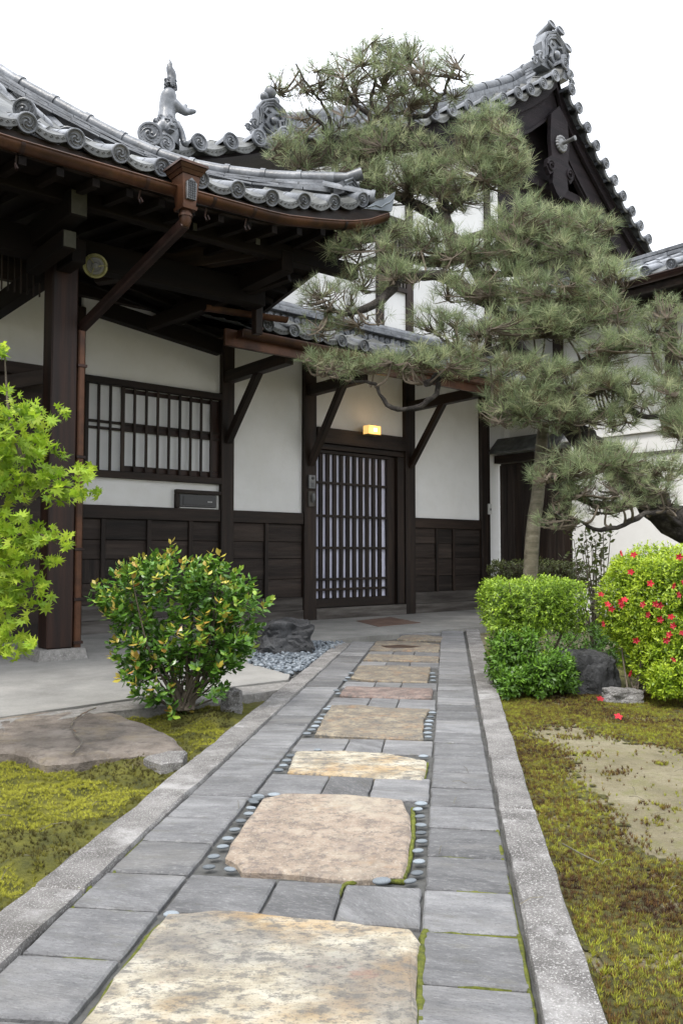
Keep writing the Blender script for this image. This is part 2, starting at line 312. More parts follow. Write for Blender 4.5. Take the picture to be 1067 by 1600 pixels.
# ================================================================ GROUND
g = MB(); g.add([(-60, -40, -.06), (60, -40, -.06), (60, 120, -.06), (-60, 120, -.06)], [(0, 1, 2, 3)])
g.put('ground', 'soil', kind='structure')
def flatpoly(name, pts, z, th, material, parent=None, edge=.006, rough_=.0, seed=0, dome=0, **k):
    # slab of free outline: edges broken into short steps, arris rounded off
    P = []; n = len(pts)
    for i in range(n):
        a = Vector(pts[i][:2]); b = Vector(pts[(i + 1) % n][:2]); m = max(1, int((b - a).length / .035)) if rough_ else 1
        for j in range(m):
            q = a.lerp(b, j / m)
            if rough_:
                d = noise.noise_vector(Vector((q.x * 9 + seed, q.y * 9, seed))) * rough_ + noise.noise_vector(Vector((q.x * 30 + seed, q.y * 30, seed))) * rough_ * .4
                q = q + Vector((d.x, d.y))
            P.append(q)
    c = sum(P, Vector((0, 0))) / len(P); N = len(P); mb = MB()
    rings = [(0, -th), (0, -edge), (edge, 0)]
    if dome: rings += [(.04, dome * .6), (.09, dome)]
    for ins, dz in rings:
        for q in P:
            d = (c - q); L_ = d.length; mb.v.append((*(q + d * min(.8, ins / max(L_, 1e-6) * 1.2)), z + dz + (noise.noise(Vector((q.x * 12, q.y * 12, seed))) * .003 if rough_ and dz > -.01 else 0)))
    for r_ in range(len(rings) - 1):
        for i in range(N): mb.f.append([r_ * N + i, r_ * N + (i + 1) % N, (r_ + 1) * N + (i + 1) % N, (r_ + 1) * N + i])
    mb.f.append([(len(rings) - 1) * N + i for i in range(N)])
    me = mb.mesh(name, material); 
    return put(name, me, parent, **k)
# garden beds (sheets with gentle relief)
def bed(name, x0, x1, y0, y1, zf, material, step=.06, clip=None, **k):
    nx = int((x1 - x0) / step); ny = int((y1 - y0) / step)
    X, Y = np.meshgrid(np.linspace(x0, x1, nx), np.linspace(y0, y1, ny))
    Z = np.array([zf(x, y) for x, y in zip(X.ravel(), Y.ravel())])
    V_ = np.stack([X.ravel(), Y.ravel(), Z], 1); idx = np.arange(nx * ny).reshape(ny, nx)
    F_ = np.stack([idx[:-1, :-1].ravel(), idx[:-1, 1:].ravel(), idx[1:, 1:].ravel(), idx[1:, :-1].ravel()], 1)
    if clip is not None:
        cc = V_[F_].mean(1); F_ = F_[[clip(a, b) for a, b in cc[:, :2]]]
    return put(name, npmesh(name, V_, F_, material, smooth=True), **k)
def along(x, y): v = PR.inverted() @ Vector((x, y, 0)); return v.x, v.y      # across, along the path
SOILPTS = [(800, 1125), (905, 1120), (1067, 1160), (1300, 1200), (1300, 1330), (1067, 1325), (960, 1255), (900, 1205), (850, 1155)]
SOILPTS = [gp(*p) for p in SOILPTS]; SOIL2 = [gp(*p) for p in [(965, 1270), (1067, 1255), (1250, 1260), (1250, 1360), (1067, 1325), (990, 1310)]]
def inpoly(x, y, P):
    c = False; n = len(P)
    for i in range(n):
        a, b = P[i], P[i - 1]
        if (a.y > y) != (b.y > y) and x < (b.x - a.x) * (y - a.y) / (b.y - a.y) + a.x: c = not c
    return c
def zright(x, y): return -.035 + .012 * noise.noise(Vector((x * 3, y * 3, 0))) + .006 * noise.noise(Vector((x * 11, y * 11, 3)))
bed('soil_ground', .1, 4.2, .3, 6.5, zright, 'soil', .05, kind='structure', clip=lambda x, y: along(x, y)[0] > .16 + .012 * max(0, along(x, y)[1] - 2))
def bare(x, y):
    x += random.gauss(0, .035); y += random.gauss(0, .05)
    q = (x + .10 * noise.noise(Vector((x * 3, y * 3, 4))) + .05 * noise.noise(Vector((x * 11, y * 11, 4))), y + .12 * noise.noise(Vector((x * 3, y * 3, 8))) + .05 * noise.noise(Vector((x * 12, y * 12, 8))))
    return inpoly(q[0], q[1], SOILPTS) or inpoly(q[0], q[1], SOIL2)
bed('moss_ground', .1, 4.2, .3, 6.5, lambda x, y: zright(x, y) + .004, 'moss_bed_dark', .02, kind='structure', clip=lambda x, y: along(x, y)[0] > .16 + .012 * max(0, along(x, y)[1] - 2) and not bare(x, y) and noise.noise(Vector((x * 6, y * 6, 2))) + noise.noise(Vector((x * 21, y * 21, 2))) * .5 > -.36)
def zleft(x, y):
    a = noise.noise(Vector((x * 6, y * 6, 1))); b = noise.noise(Vector((x * 16, y * 16, 7)))
    return -.045 + .045 * max(0, a + .15) + .016 * max(-.3, b) + .008 * noise.noise(Vector((x * 40, y * 40, 2)))
STRIP = [gp(*p) for p in [(-900, 1250), (0, 1140), (170, 1110), (300, 1100), (462, 1063), (462, 1050), (0, 1090), (-900, 1180)]]
def leftclip(x, y):
    a, l = along(x, y)
    return a < -.80 and inpoly(x, y, LB)
LB = [gp(*p) for p in [(-1500, 1300), (-900, 1240), (0, 1135), (170, 1108), (300, 1096), (470, 1058)]] + [PR @ Vector((-.8, 5.0, 0)), PR @ Vector((-.8, -1, 0)), Vector((-4, -1, 0))]
bed('moss_ground', -4.2, -.4, .3, 5.0, zleft, 'moss_bed', .03, kind='structure', clip=leftclip)

# concrete apron round the house and its gravel-faced edging
ap = [fl(0, 1122), fl(230, 1089), fl(385, 1071), fl(450, 1063), fl(453, 1055), fl(387, 1037), fl(405, 1012), fl(492, 1002)]
ap = [Vector((-12, ap[0].y - .1, 0))] + ap + [Vector((.56, -1.79, 0)), Vector((3.3, -1.76, 0)), Vector((3.3, .3, 0)), Vector((-12, .3, 0))]
mb = MB(); n = len(ap); mb.v = [(v.x, v.y, .004) for v in ap] + [(v.x, v.y, -.08) for v in ap]; mb.f = [list(range(n))] + [[i, (i + 1) % n, n + (i + 1) % n, n + i] for i in range(n)]
mb.put('concrete_apron', 'concrete', frame=FR, kind='structure')
st = [gp(*p) for p in [(-600, 1215), (0, 1125), (230, 1091.5), (385, 1073), (452, 1066), (470, 1062), (462, 1075), (370, 1088), (300, 1100), (170, 1112), (0, 1143), (-600, 1250)]]
flatpoly('edging_strip', st, .002, .06, 'aggregate', edge=.01, rough_=.006, kind='structure')
flatpoly('paving_flag', [gp(*p) for p in [(556, 971), (610, 965), (658, 974), (590, 980)]], .008, .02, 'rust_slab', edge=.003, rough_=.01, kind='structure')

# ================================================================ THE PATH
path = put('path', None, kind='structure')
mb = MB()
far_l, far_r = 6.75, 8.2
mb.v = [(-.80, -.6, -.012), (.17, -.6, -.012), (.20, 8.15, -.012), (-.80, 6.8, -.012)]; mb.f = [(0, 1, 2, 3)]
mb.v += [(v[0], v[1], -.08) for v in mb.v]; mb.f += [(0, 1, 5, 4), (1, 2, 6, 5), (2, 3, 7, 6), (3, 0, 4, 7)]
put('mortar_bed', mb.mesh('mortar_bed', 'mortar'), path, PR)
def rect_pts(a0, a1, l0, l1, j=.004):
    r = lambda: random.uniform(-j, j)
    return [(a0 + r(), l0 + r()), (a1 + r(), l0 + r()), (a1 + r(), l1 + r()), (a0 + r(), l1 + r())]
def slabm(a0, a1, l0, l1, material='slate', parent=path, name='slab', th=.05, e=.004, g=.006, dz=.0022, skew=None):
    pts = rect_pts(a0 + g * .45, a1 - g * .45, l0 + g, l1 - g, .0015)
    if skew: pts = [(p[0] + s[0], p[1] + s[1]) for p, s in zip(pts, skew)]
    cx = sum(p[0] for p in pts) / 4; cy = sum(p[1] for p in pts) / 4
    mb = MB(); dzs = [random.uniform(-dz, dz) for _ in range(4)]; ang = R(random.uniform(-70, 70)) if a1 - a0 < .181 and a0 > -.56 and a1 < -.04 else R(random.uniform(-9, 9))
    step = .03 if l0 < 4.2 else 1; P = []
    for i in range(4):
        p = pts[i]; q = pts[(i + 1) % 4]; n_ = max(1, int(math.dist(p, q) / step))
        for j in range(n_):
            f = j / n_; x = p[0] + (q[0] - p[0]) * f; y = p[1] + (q[1] - p[1]) * f
            if step < 1: x += noise.noise(Vector((x * 40, y * 40, l0 * 9))) * .0022 + (random.uniform(0, .003) * (1 if x < cx else -1) if random.random() < .12 else 0); y += noise.noise(Vector((x * 40, y * 40, l0 * 9 + 5))) * .0022
            P.append((x, y, dzs[i] * (1 - f) + dzs[(i + 1) % 4] * f))
    N = len(P); ca, sa = math.cos(-ang), math.sin(-ang)
    for ins, d in ((0, -th), (0, -e), (e, 0)):
        for (x, y, z) in P:
            x += math.copysign(ins, cx - x); y += math.copysign(ins, cy - y); x -= cx; y -= cy
            mb.v.append((x * ca - y * sa, x * sa + y * ca, d + (z if d > -th else 0)))
    for r_ in (0, 1):
        for i in range(N): mb.f.append([r_ * N + i, r_ * N + (i + 1) % N, (r_ + 1) * N + (i + 1) % N, (r_ + 1) * N + i])
    mb.f.append([2 * N + i for i in range(N)])
    return put(name, mb.mesh(name, material), parent, PR @ Matrix.Translation((cx, cy, 0)) @ Matrix.Rotation(ang, 4, 'Z'))
def lrow(y): return (EYE * FPX / (y - 867)) if y > 867 else 99
l = 1.30 - 5 * .2
ls = [gp(665, y).length for y in ()]
k = 0
def lat(x, y): v = PR.inverted() @ gp(x, y); return v.y
rj = [lat(660, y) for y in (1534, 1452, 1388, 1335, 1292, 1257, 1229, 1204, 1180, 1159, 1142, 1124, 1110, 1099, 1087, 1077)]
lj = [lat(*p) for p in ((120, 1599), (187, 1498), (249, 1424), (298, 1367), (345, 1318), (372, 1279), (400, 1244), (425, 1215))]
def extend(js, l0, l1):
    js = sorted(js)
    while js[0] > l0: js.insert(0, js[0] - random.uniform(.19, .21))
    while js[-1] < l1: js.append(js[-1] + random.uniform(.18, .225))
    return js
rj = extend(rj, .2, 8.0); lj = extend(lj, .2, 6.9)
for i in range(len(rj) - 1):
    f = rj[i] / 8.0
    slabm(-.052 - .008 * f, .136 + .03 * max(0, f - .5), rj[i], min(rj[i + 1], 8.0), skew=[(0, 0), (0, -.004), (0, -.004), (0, 0)])
for i in range(len(lj) - 1):
    if lj[i] < 6.9: slabm(-.769 - .014 * lj[i] / 6, -.579 - .012 * lj[i] / 6, lj[i], min(lj[i + 1], 6.95))
# centre of the path: big stones between three-slab crossings
def pts_at(px): return [gp(*p) for p in px]
S1 = [(262, 1432), (330, 1425), (420, 1432), (540, 1443), (640, 1456), (655, 1475), (650, 1600), (648, 1800), (-40, 1800), (132, 1600), (180, 1530)]
S2 = [(410, 1250), (440, 1243), (540, 1243), (628, 1252), (641, 1275), (643, 1310), (636, 1352), (628, 1372), (540, 1376), (440, 1366), (376, 1364), (368, 1352), (350, 1342), (362, 1318), (390, 1280)]
S3 = [(462, 1176), (540, 1175), (600, 1179), (667, 1190), (666, 1200), (661, 1220), (560, 1214), (450, 1208)]
def z3(*L): return [(380 + .375 * x, 940 + .375 * y) for x, y in L]
S4 = z3((365, 437), (470, 434), (600, 446), (778, 452), (750, 490), (748, 575), (600, 573), (420, 562), (300, 556), (325, 500))
S5 = z3((425, 357), (600, 360), (790, 366), (785, 404), (620, 404), (500, 400), (400, 391))
S6 = z3((480, 270), (640, 269), (778, 277), (775, 310), (765, 338), (600, 333), (500, 325), (450, 317))
S7 = z3((520, 221), (700, 226), (815, 233), (812, 255), (650, 248), (500, 243))
S8 = z3((556, 166), (680, 166), (820, 181), (815, 213), (680, 208), (525, 203))
S9 = z3((660, 143), (740, 140), (830, 150), (822, 165), (690, 163), (640, 158))
centre = []
for i, (s_, m_) in enumerate([(S1, 'cream_stone'), (S2, 'pink_stone'), (S3, 'cream_stone'), (S4, 'ochre_stone'), (S5, 'red_stone'), (S6, 'ochre_stone'), (S7, 'ochre_stone'), (S8, 'ochre_stone'), (S9, 'ochre_stone')]):
    P = pts_at(s_); centre.append(P)
    lab = ['large pale cream stone', 'large pink stone', 'cream stone with rust streaks', 'ochre stone', 'reddish stone', None, None, 'brown stone with a worn hollow', None][i]
    flatpoly('paving_stone', P, .006, .05, m_, path, edge=.006, rough_=.007, seed=i * 3.1, label=lab)
flatpoly('worn_hollow', pts_at(z3((575, 188), (640, 184), (740, 190), (690, 197), (600, 196))), .009, .004, 'puddle_hole', path, edge=.001, rough_=.004)
rows = [(1450, 1372, (418, 533)), (1246, 1211, (500, 578)), (None, None, None)]
def cross(px_near, px_far, cuts, tilt):
    # px_near/px_far: joints' pixel rows at the path centre; cuts: x of the joints on the near edge
    y0, y1 = px_near, px_far
    xs = cuts; L_ = []
    n0 = PR.inverted() @ gp((cuts[0] + cuts[-1]) / 2, y0); n1 = PR.inverted() @ gp((cuts[0] + cuts[-1]) / 2, y1)
    a_ = [(PR.inverted() @ gp(x, y0)).x for x in cuts]
    a_[0] = -.578; a_[-1] = -.055
    for i in range(3): slabm(a_[i], a_[i + 1], n0.y - tilt * (i - 1) * .5, n1.y - tilt * (i - 1) * .5, skew=[(0, 0), (0, -tilt * .3), (0, -tilt * .3), (0, 0)])
cross(1436, 1374, (262, 400, 522, 662), .008)
cross(1246, 1212, (395, 497, 575, 670), .006)
for (yn, yf, c) in ((*[940 + .375 * v for v in (628, 572)], (455, 535, 595, 678)), (*[940 + .375 * v for v in (442, 402)], (500, 571, 619, 682)),
                    (*[940 + .375 * v for v in (362, 336)], (520, 582, 625, 682)), (*[940 + .375 * v for v in (271, 251)], (555, 601, 639, 686)), (*[940 + .375 * v for v in (224, 208)], (570, 612, 646, 687))):
    cross(yn, yf, c, .004)
slabm(-.59, -.06, 7.62, 7.78)
# kerbs of speckled granite, long stones end to end
def kerb(a_in, a_out, js, flare=0):
    for i in range(len(js) - 1):
        l0, l1 = js[i], js[i + 1]; w0 = flare * max(0, l0 - 2.4); w1 = flare * max(0, l1 - 2.4)
        pts = [(a_in + w0 * .5, l0 + .004), (a_out + w0, l0 + .004), (a_out + w1, l1 - .004), (a_in + w1 * .5, l1 - .004)]
        P = [PR @ Vector((x, y, 0)) for x, y in pts]
        if P[0].x > P[1].x: P = P[::-1]
        flatpoly('kerb_stone', P, .012, .12, 'granite', path, edge=.007, rough_=.004, seed=i + 5)
kerb(-.772, -.882, [.1, lat(60, 1392), lat(365, 1140) - .55, lat(365, 1140), 4.55, 6.0, 6.72])
kerb(.142, .238, [.3, 1.05, lat(800, 1269), 3.05, 4.5, 6.4, 8.1], .010)
# water-worn pebbles along the big stones
peb = MB(); peb.ball((0, 0, 0), 1, n=12); PEB = peb.mesh('pebble', 'pebble', 60)
def pebble(p, s, rz, fl_=.55):
    put('pebble', PEB, path, Matrix.Translation((p.x, p.y, s * .12)) @ Matrix.Rotation(rz, 4, 'Z') @ Matrix.Diagonal((s, s * random.uniform(.6, .75), s * .33, 1)))
z4 = lambda x, y: (300 + .4686 * x, 1220 + .4686 * y)
for x, y in [(57, 290), (127, 298), (73, 255), (103, 222), (120, 195), (143, 165), (163, 136), (190, 112), (197, 93), (207, 73), (225, 58), (268, 48),
             (765, 80), (752, 97), (760, 121), (763, 150), (763, 176), (765, 204), (753, 236), (756, 272), (750, 310), (727, 337), (632, 338)]:
    p = gp(*z4(x, y)); pebble(p, .0155 if x != 632 else .022, R(random.uniform(-25, 25)))
pebble(gp(268, 1430), .0165, 0)
for x, y in z3((62, 815), (130, 808), (45, 830), (148, 705), (168, 685), (182, 665), (200, 645), (310, 620), (265, 552), (285, 537), (300, 522), (310, 505), (322, 490), (335, 475), (348, 450), (360, 440),
               (770, 566), (768, 550), (768, 532), (770, 515), (775, 500), (780, 482), (787, 465), (750, 647), (740, 845), (395, 385), (388, 372), (790, 330), (790, 315), (788, 300), (425, 330), (435, 318), (450, 300)):
    pebble(gp(x, y), random.uniform(.015, .02), R(random.uniform(-20, 20)))
# moss in the joints
def moss_line(px, w):
    P = [gp(*p) for p in px]; mb = MB(); pts = smooth_path(P, 8)
    mb.tube([(p.x, p.y, -.006) for p in pts], [w * (.6 + .8 * abs(noise.noise(p * 40))) for p in pts], 6)
    put('moss_seam', mb.mesh('moss_seam', 'seam_moss', 60), path, kind='stuff')
moss_line([(657, 1600), (656, 1530), (660, 1470), (665, 1452)], .011)
moss_line([(140, 1590), (190, 1520), (235, 1460), (262, 1436)], .011)
moss_line([(836, 1600), (820, 1510), (800, 1410), (785, 1340), (776, 1290)], .007)
moss_line([(645, 1262), (645, 1300), (640, 1340), (630, 1370)], .009)
moss_line([(632, 1374), (580, 1372), (540, 1378), (530, 1395)], .007)
moss_line([(667, 1454), (730, 1457), (815, 1462)], .005); moss_line([(713, 1390), (750, 1392), (797, 1396)], .005)
moss_line([(668, 1190), (665, 1205), (662, 1218)], .006); moss_line([(60, 1483), (150, 1372), (200, 1330), (255, 1280)], .005)
moss_line([(115, 1392), (128, 1390), (142, 1386)], .016); moss_line([(180, 1368), (178, 1361), (215, 1315)], .006)

for k in range(16):
    q = random.choice(rj[2:26]) if k % 2 else random.choice(lj[2:24]); a0 = random.uniform(-.05, .06) if k % 2 else random.uniform(-.75, -.66); P = [PR @ Vector((a0 + d_, q, 0)) for d_ in (0, .03, random.uniform(.05, .09))]
    mb = MB(); mb.tube([(p.x, p.y, -.007) for p in P], [.003, .0055, .003], 5); put('moss_seam', mb.mesh('moss_seam', 'seam_moss', 60), path, kind='stuff')
# ================================================================ MAIN HOUSE (frame: x = t along the front, y = -w, z)
house = thing('temple_house', 'white plastered house with dark posts, lattice door and high tiled gable behind the pine', 'house', (0, 0, 0), FR)
POSTS = [(-2.72, .15), (-1.12, .15), (-.05, .17), (1.50, .17), (2.91, .17)]
for i, (t, w) in enumerate(POSTS):
    blk('post', house, (t - w / 2, -.055, .0), (t + w / 2, .07, 2.98), 'dark_wood', .006)
def panel(x0, x1, z0, z1, y=0, material='plaster', name='wall_panel', th=.05, parent=house):
    return blk(name, parent, (x0, y, z0), (x1, y + th, z1), material, .002)
panel(-9, -2.80, 2.3, 3.25); panel(-2.65, -1.19, 2.36, 3.25); panel(-2.65, -1.19, 1.18, 1.44)
panel(-1.05, -.13, 1.18, 3.25); panel(.03, 1.42, 2.16, 3.25); panel(1.58, 2.83, 1.18, 3.25)
panel(2.997, 3.30, .0, 3.25, .0)
# top beam and wall plate
beam('beam', house, (-6, -.03, 3.16), (-1.19, -.03, 3.16), .08, .16); beam('beam', house, (-1.05, -.02, 3.06), (3.2, -.02, 3.06), .06, .12)
def dado(x0, x1, battens, par=house):
    blk('dado_rail', par, (x0, -.04, 1.055), (x1, .05, 1.178), 'dark_wood')
    zb = [.26, .46, .68, .86, 1.055]
    xs = [x0] + battens + [x1]
    for i in range(len(xs) - 1):
        for j in range(4):
            blk('board', par, (xs[i] + .001, -.004 - .006 * (j % 2) + random.uniform(-.002, .002), zb[j] + .002), (xs[i + 1] - .001, .02, zb[j + 1] - .002), 'board_wood', .003)
    for b in battens: blk('batten', par, (b - .022, -.034, .26), (b + .022, -.012, 1.055), 'dark_wood')
    blk('skirting', par, (x0, -.03, .12), (x1, .05, .26), 'weathered_wood'); blk('ground_sill', par, (x0, -.045, .0), (x1, .05, .118), 'weathered_wood')
dado(-2.645, -1.195, [-2.44, -1.98, -1.53]); dado(-1.045, -.135, [-.62]); dado(1.585, 2.825, [1.99, 2.30])
blk('inner_wall', house, (-9, .09, 0), (3.19, .2, 4.6), 'dark_wood', 0); blk('inner_wall', house, (3.0, .20, 0), (3.1, .22, 3.3), 'plaster', 0)
# lattice window
win = blk('window', house, (-2.64, .02, 1.50), (-1.195, .03, 2.32), 'paper_grey', 0)
for a, b in (((-2.65, -.05, 2.30), (-1.19, .02, 2.365)), ((-2.65, -.055, 1.435), (-1.19, .02, 1.50))): blk('rail', win, a, b, 'dark_wood')
ts = [-2.615, -2.50, -2.385, -2.262, -2.142, -2.02, -1.90, -1.78, -1.66, -1.54, -1.42, -1.305]
for i, t in enumerate(ts): blk('lattice_bar', win, (t - (.018 if i in (3, 0) else .0115), -.032, 1.50), (t + (.018 if i in (3, 0) else .0115), -.012, 2.30), 'dark_wood', .002)
for z in (1.895, 1.955): blk('lattice_bar', win, (-2.64, -.010, z - .012), (-1.195, .008, z + .012), 'dark_wood', .002)
blk('frame', win, (-2.24, .0, 1.502), (-1.20, .018, 1.56), 'post_wood', .002); blk('frame', win, (-1.29, .0, 1.562), (-1.20, .018, 2.29), 'post_wood', .002); blk('frame', win, (-2.26, .0, 2.25), (-1.292, .018, 2.29), 'post_wood', .002)
blk('frame', win, (-2.24, .001, 1.90), (-1.292, .014, 1.95), 'post_wood', .002)
# letter slot
ms = blk('letter_slot', house, (-1.66, -.03, 1.195), (-1.24, .0, 1.32), 'black_plastic', .004)
for a, b in (((-1.705, -.05, 1.325), (-1.19, .0, 1.362)), ((-1.705, -.045, 1.18), (-1.665, .0, 1.324))): blk('frame', ms, a, b, 'dark_wood')
blk('flap', ms, (-1.62, -.036, 1.215), (-1.27, -.031, 1.30), 'black_plastic', .001)
for q in range(5): blk('lettering', ms, (-1.345 + q * .011, -.0385, 1.247), (-1.338 + q * .011, -.0365, 1.256), 'white_print', 0)
blk('trim', ms, (-1.66, -.040, 1.181), (-1.235, -.032, 1.188), 'pale_plastic', .001); blk('trim', ms, (-1.238, -.040, 1.19), (-1.230, -.032, 1.32), 'pale_plastic', .001)
# sliding lattice door
blk('lintel', house, (.035, -.075, 1.975), (1.415, .06, 2.15), 'dark_wood'); blk('lintel', house, (.035, -.03, 1.91), (1.415, .06, 1.972), 'dark_wood')
blk('threshold', house, (.035, -.06, 0), (1.415, .06, .125), 'weathered_wood'); blk('jamb', house, (1.30, -.03, .13), (1.415, .06, 1.905), 'dark_wood')
blk('door_panel', house, (1.19, .02, .13), (1.298, .05, 1.905), 'dark_wood')
door = blk('door', house, (.045, .045, .232), (1.16, .052, 1.88), 'paper', 0)
for a, b in (((.035, .0, .13), (1.185, .04, .228)), ((.035, .0, 1.865), (1.185, .04, 1.905)), ((.035, .0, .23), (.055, .04, 1.863)), ((1.155, .0, .23), (1.185, .04, 1.863))): blk('rail', door, a, b, 'dark_wood')
for k in range(1, 11): t = .055 + k * 1.10 / 11; blk('lattice_bar', door, (t - .024, .014, .23), (t + .024, .038, 1.863), 'dark_wood', .002)
for z in (1.535, 1.16, .80, .445, .33): blk('lattice_bar', door, (.056, -.004, z - .013), (1.154, -.001, z + .013), 'dark_wood', .0005) if False else blk('lattice_bar', door, (.056, .006, z - .014), (1.154, .034, z + .014), 'dark_wood', .002)
# brackets carrying the lean-to eave
for t, zb, wl in ((-1.12, 1.86, 1.10), (-.05, 1.70, .95), (1.50, 1.78, 1.1)):
    beam('bracket_arm', house, (t, -.05, 2.54), (t, -wl, 2.555), .10, .115)
    beam('brace', house, (t, -.60, 2.51), (t, -.05, zb + .02), .07, .075)
beam('purlin', house, (-1.7, -1.0, 2.645), (3.4, -1.0, 2.645), .10, .10)
for z in (): pass
# lean-to roof: soffit, rafters, tiles, ridge course
zr = lambda w: 2.76 + (1.24 - w) * .35
mb = MB(); mb.strip([(-1.7, -1.2, zr(1.2) - .12), (3.3, -1.2, zr(1.2) - .12)], [(-1.7, .0, zr(0) - .12), (3.3, .0, zr(0) - .12)])
mb.strip([(-1.7, -1.2, zr(1.2) - .07), (3.3, -1.2, zr(1.2) - .07)], [(-1.7, .0, zr(0) - .07), (3.3, .0, zr(0) - .07)])
mb.strip([(-1.7, -1.2, zr(1.2) - .12), (3.3, -1.2, zr(1.2) - .12)], [(-1.7, -1.2, zr(1.2) - .07), (3.3, -1.2, zr(1.2) - .07)])
mb.put('soffit', 'soffit_wood', house)
for k in range(17): t = -1.6 + k * .3; beam('rafter', house, (t, -.02, zr(0) - .15), (t, -1.18, zr(1.18) - .15), .035, .05, 'soffit_wood', .002)
beam('fascia', house, (-1.9, -1.215, 2.60), (3.3, -1.215, 2.60), .03, .15, 'copper')
gut = MB(); gut.tube([(-1.78, -1.27, 2.66), (3.3, -1.27, 2.66)], .055, 12, a0=180, a1=360); gut.tube([(-1.78, -1.27, 2.66), (3.3, -1.27, 2.66)], .050, 12, a0=180, a1=360)
gut.box((-1.78, -1.33, 2.655), (3.3, -1.315, 2.668)); gut.box((-1.785, -1.322, 2.60), (-1.775, -1.22, 2.66)); gut.put('gutter', 'copper', house, 40)
# eave tile shapes ------------------------------------------------
def disc_mesh(name, r, L_, material='roof_tile', swirl=True, rings=1, half=True):
    # round eave tile: barrel running back (+y) from a decorated disc at y=0
    mb = MB(); rot = Matrix.Rotation(R(90), 4, 'X')      # z -> -y
    prof = [(r * .9, -.02), (r, -.012), (r, .010), (r * .92, .014), (r * .80, .012), (r * .76, .003), (.001, .003)]
    mb.lathe(prof[:-1] + [(r * .3, .003), (.0008, .0035)], 20, rot)
    mb.tube([(0, .01, r * .02), (0, L_, r * .02)], r * .84, 10, a0=-10, a1=190)
    if rings: mb.tube([(0, L_ * .5, r * .02), (0, L_ * .5 + .02, r * .02)], r * .87, 10, a0=-10, a1=190)
    if swirl:
        for k in range(3):
            pts = []; rr = []
            for i in range(9):
                a = R(120 * k + 22 * i); q = r * (.16 + .50 * i / 8)
                pts.append((q * math.cos(a), -.006, q * math.sin(a))); rr.append(r * (.15 - .125 * i / 8))
            mb.tube(pts, rr, 6)
        for k in range(16):
            a = R(22.5 * k); mb.ball((r * .70 * math.cos(a), -.005, r * .70 * math.sin(a)), r * .045, n=5) if rings > 1 else None
    return mb.mesh(name, material, 35)
def pan_mesh(name, s, r, drop, L_, material='roof_pan', rise=0.0):
    # drip tile hanging between two discs, with its scrolled apron band
    mb = MB(); n = 10; A = []; 
    for i in range(n + 1):
        x = -s / 2 + s * i / n; zz = -drop * math.cos(math.pi * (i / n - .5)) ** .8 if 0 < i < n else 0; A.append((x, zz))
    for y0, y1, t0, t1 in ((0, .018, .002, -.046 if r < .07 else -.06),):
        top = [(x, y0, z + t0) for x, z in A]; bot = [(x, y0, z + t1 * (.55 + .45 * math.cos(math.pi * (i / n - .5)))) for i, (x, z) in enumerate(A)]
        mb.strip(top, bot); mb.strip([(x, y1, z) for x, _, z in bot], bot); mb.strip([(x, y1, z) for x, _, z in top], [(x, y1, z) for x, _, z in bot])
    mb.strip([(x, 0, z) for x, z in A], [(x, L_, z + L_ * .5) for x, z in A])
    for k in range(5):
        x = -s * .24 + s * .12 * k; zz = -drop * math.cos(math.pi * (x / s)) ** .8 - (.017 if r < .07 else .026)
        pts = [(x + .011 * math.cos(q) * (1 - q / 9), -.002, zz + .009 * math.sin(q) * (1 - q / 9)) for q in np.linspace(0, 6, 9)]; mb.tube(pts, .0028, 4)
    return mb.mesh(name, material, 40)
DB = disc_mesh('round_tile', .062, .5, rings=1); PB = pan_mesh('drip_tile', .285, .06, .035, .5)
RB = None
mb = MB(); nB = 17
for k in range(nB):
    t = -1.48 + k * .285
    o = put('round_tile', DB, house, Matrix.Translation((t, -1.27, 2.765)) @ Matrix.Rotation(R(0), 4, 'X'))
    put('drip_tile', PB, house, Matrix.Translation((t + .1425, -1.27, 2.785)))
    bar = MB(); 
    pts = [(t, -1.25 + q * .23, 2.765 + q * .23 * .35 + (.006 if q % 2 else 0)) for q in range(5)]
    for q in range(4): bar.tube([Vector(pts[q]) + Vector((0, 0, .004)), Vector(pts[q + 1]) - Vector((0, 0, .002))], [.052, .048], 8, a0=-10, a1=190, cap=False)
    bar.put('barrel_row', 'roof_tile', house, 40)
mb = MB()
for k in range(nB + 1):
    t0 = -1.48 + (k - 1) * .285
    for q in range(5):
        n = 6; w0 = 1.22 - q * .23; w1 = w0 - .24
        A = [(t0 + .285 * i / n, -w0, zr(w0) - .025 - .03 * math.sin(math.pi * i / n) + .012) for i in range(n + 1)]; B = [(x, -w1, zr(w1) - .025 - .03 * math.sin(math.pi * i / n)) for i, (x, _, _) in enumerate(A)]
        mb.strip(A, B); mb.strip(A, [(x, y, z - .012) for x, y, z in A])
mb.put('pan_tiles', 'roof_pan', house, kind='stuff')
# ridge course with a row of little round tiles, layers of flat noshi tiles above and below
rw = .30; mbz = zr(rw)
for j, (z0, z1, d) in enumerate(((3.06, 3.105, .035), (3.105, 3.145, .012), (3.25, 3.28, .022), (3.28, 3.315, .008))):
    x = -1.75 - random.uniform(0, .2)
    while x < 3.2:
        L_ = random.uniform(.34, .44)
        blk('ridge_tile', house, (x + .002, -rw - d - .05, z0 + .001), (min(3.25, x + L_ - .002), -rw + .1, z1 - .002), 'roof_tile', .004); x += L_
blk('ridge_core', house, (-1.7, -rw - .0, 3.0), (3.2, -.01, 3.315), 'roof_pan', .002)
mb = MB(); mb.tube([(-1.8, -rw + .02, 3.33), (3.22, -rw + .02, 3.33)], .058, 12); mb.put('ridge_cap', 'roof_tile', house, 40)
sc = MB(); sc.lathe([(.04, 0), (.042, .018), (.036, .022), (.030, .016), (.014, .016), (.010, .020)], 12, Matrix.Rotation(R(90), 4, 'X')); SC = sc.mesh('ridge_rosette', 'roof_tile', 40)
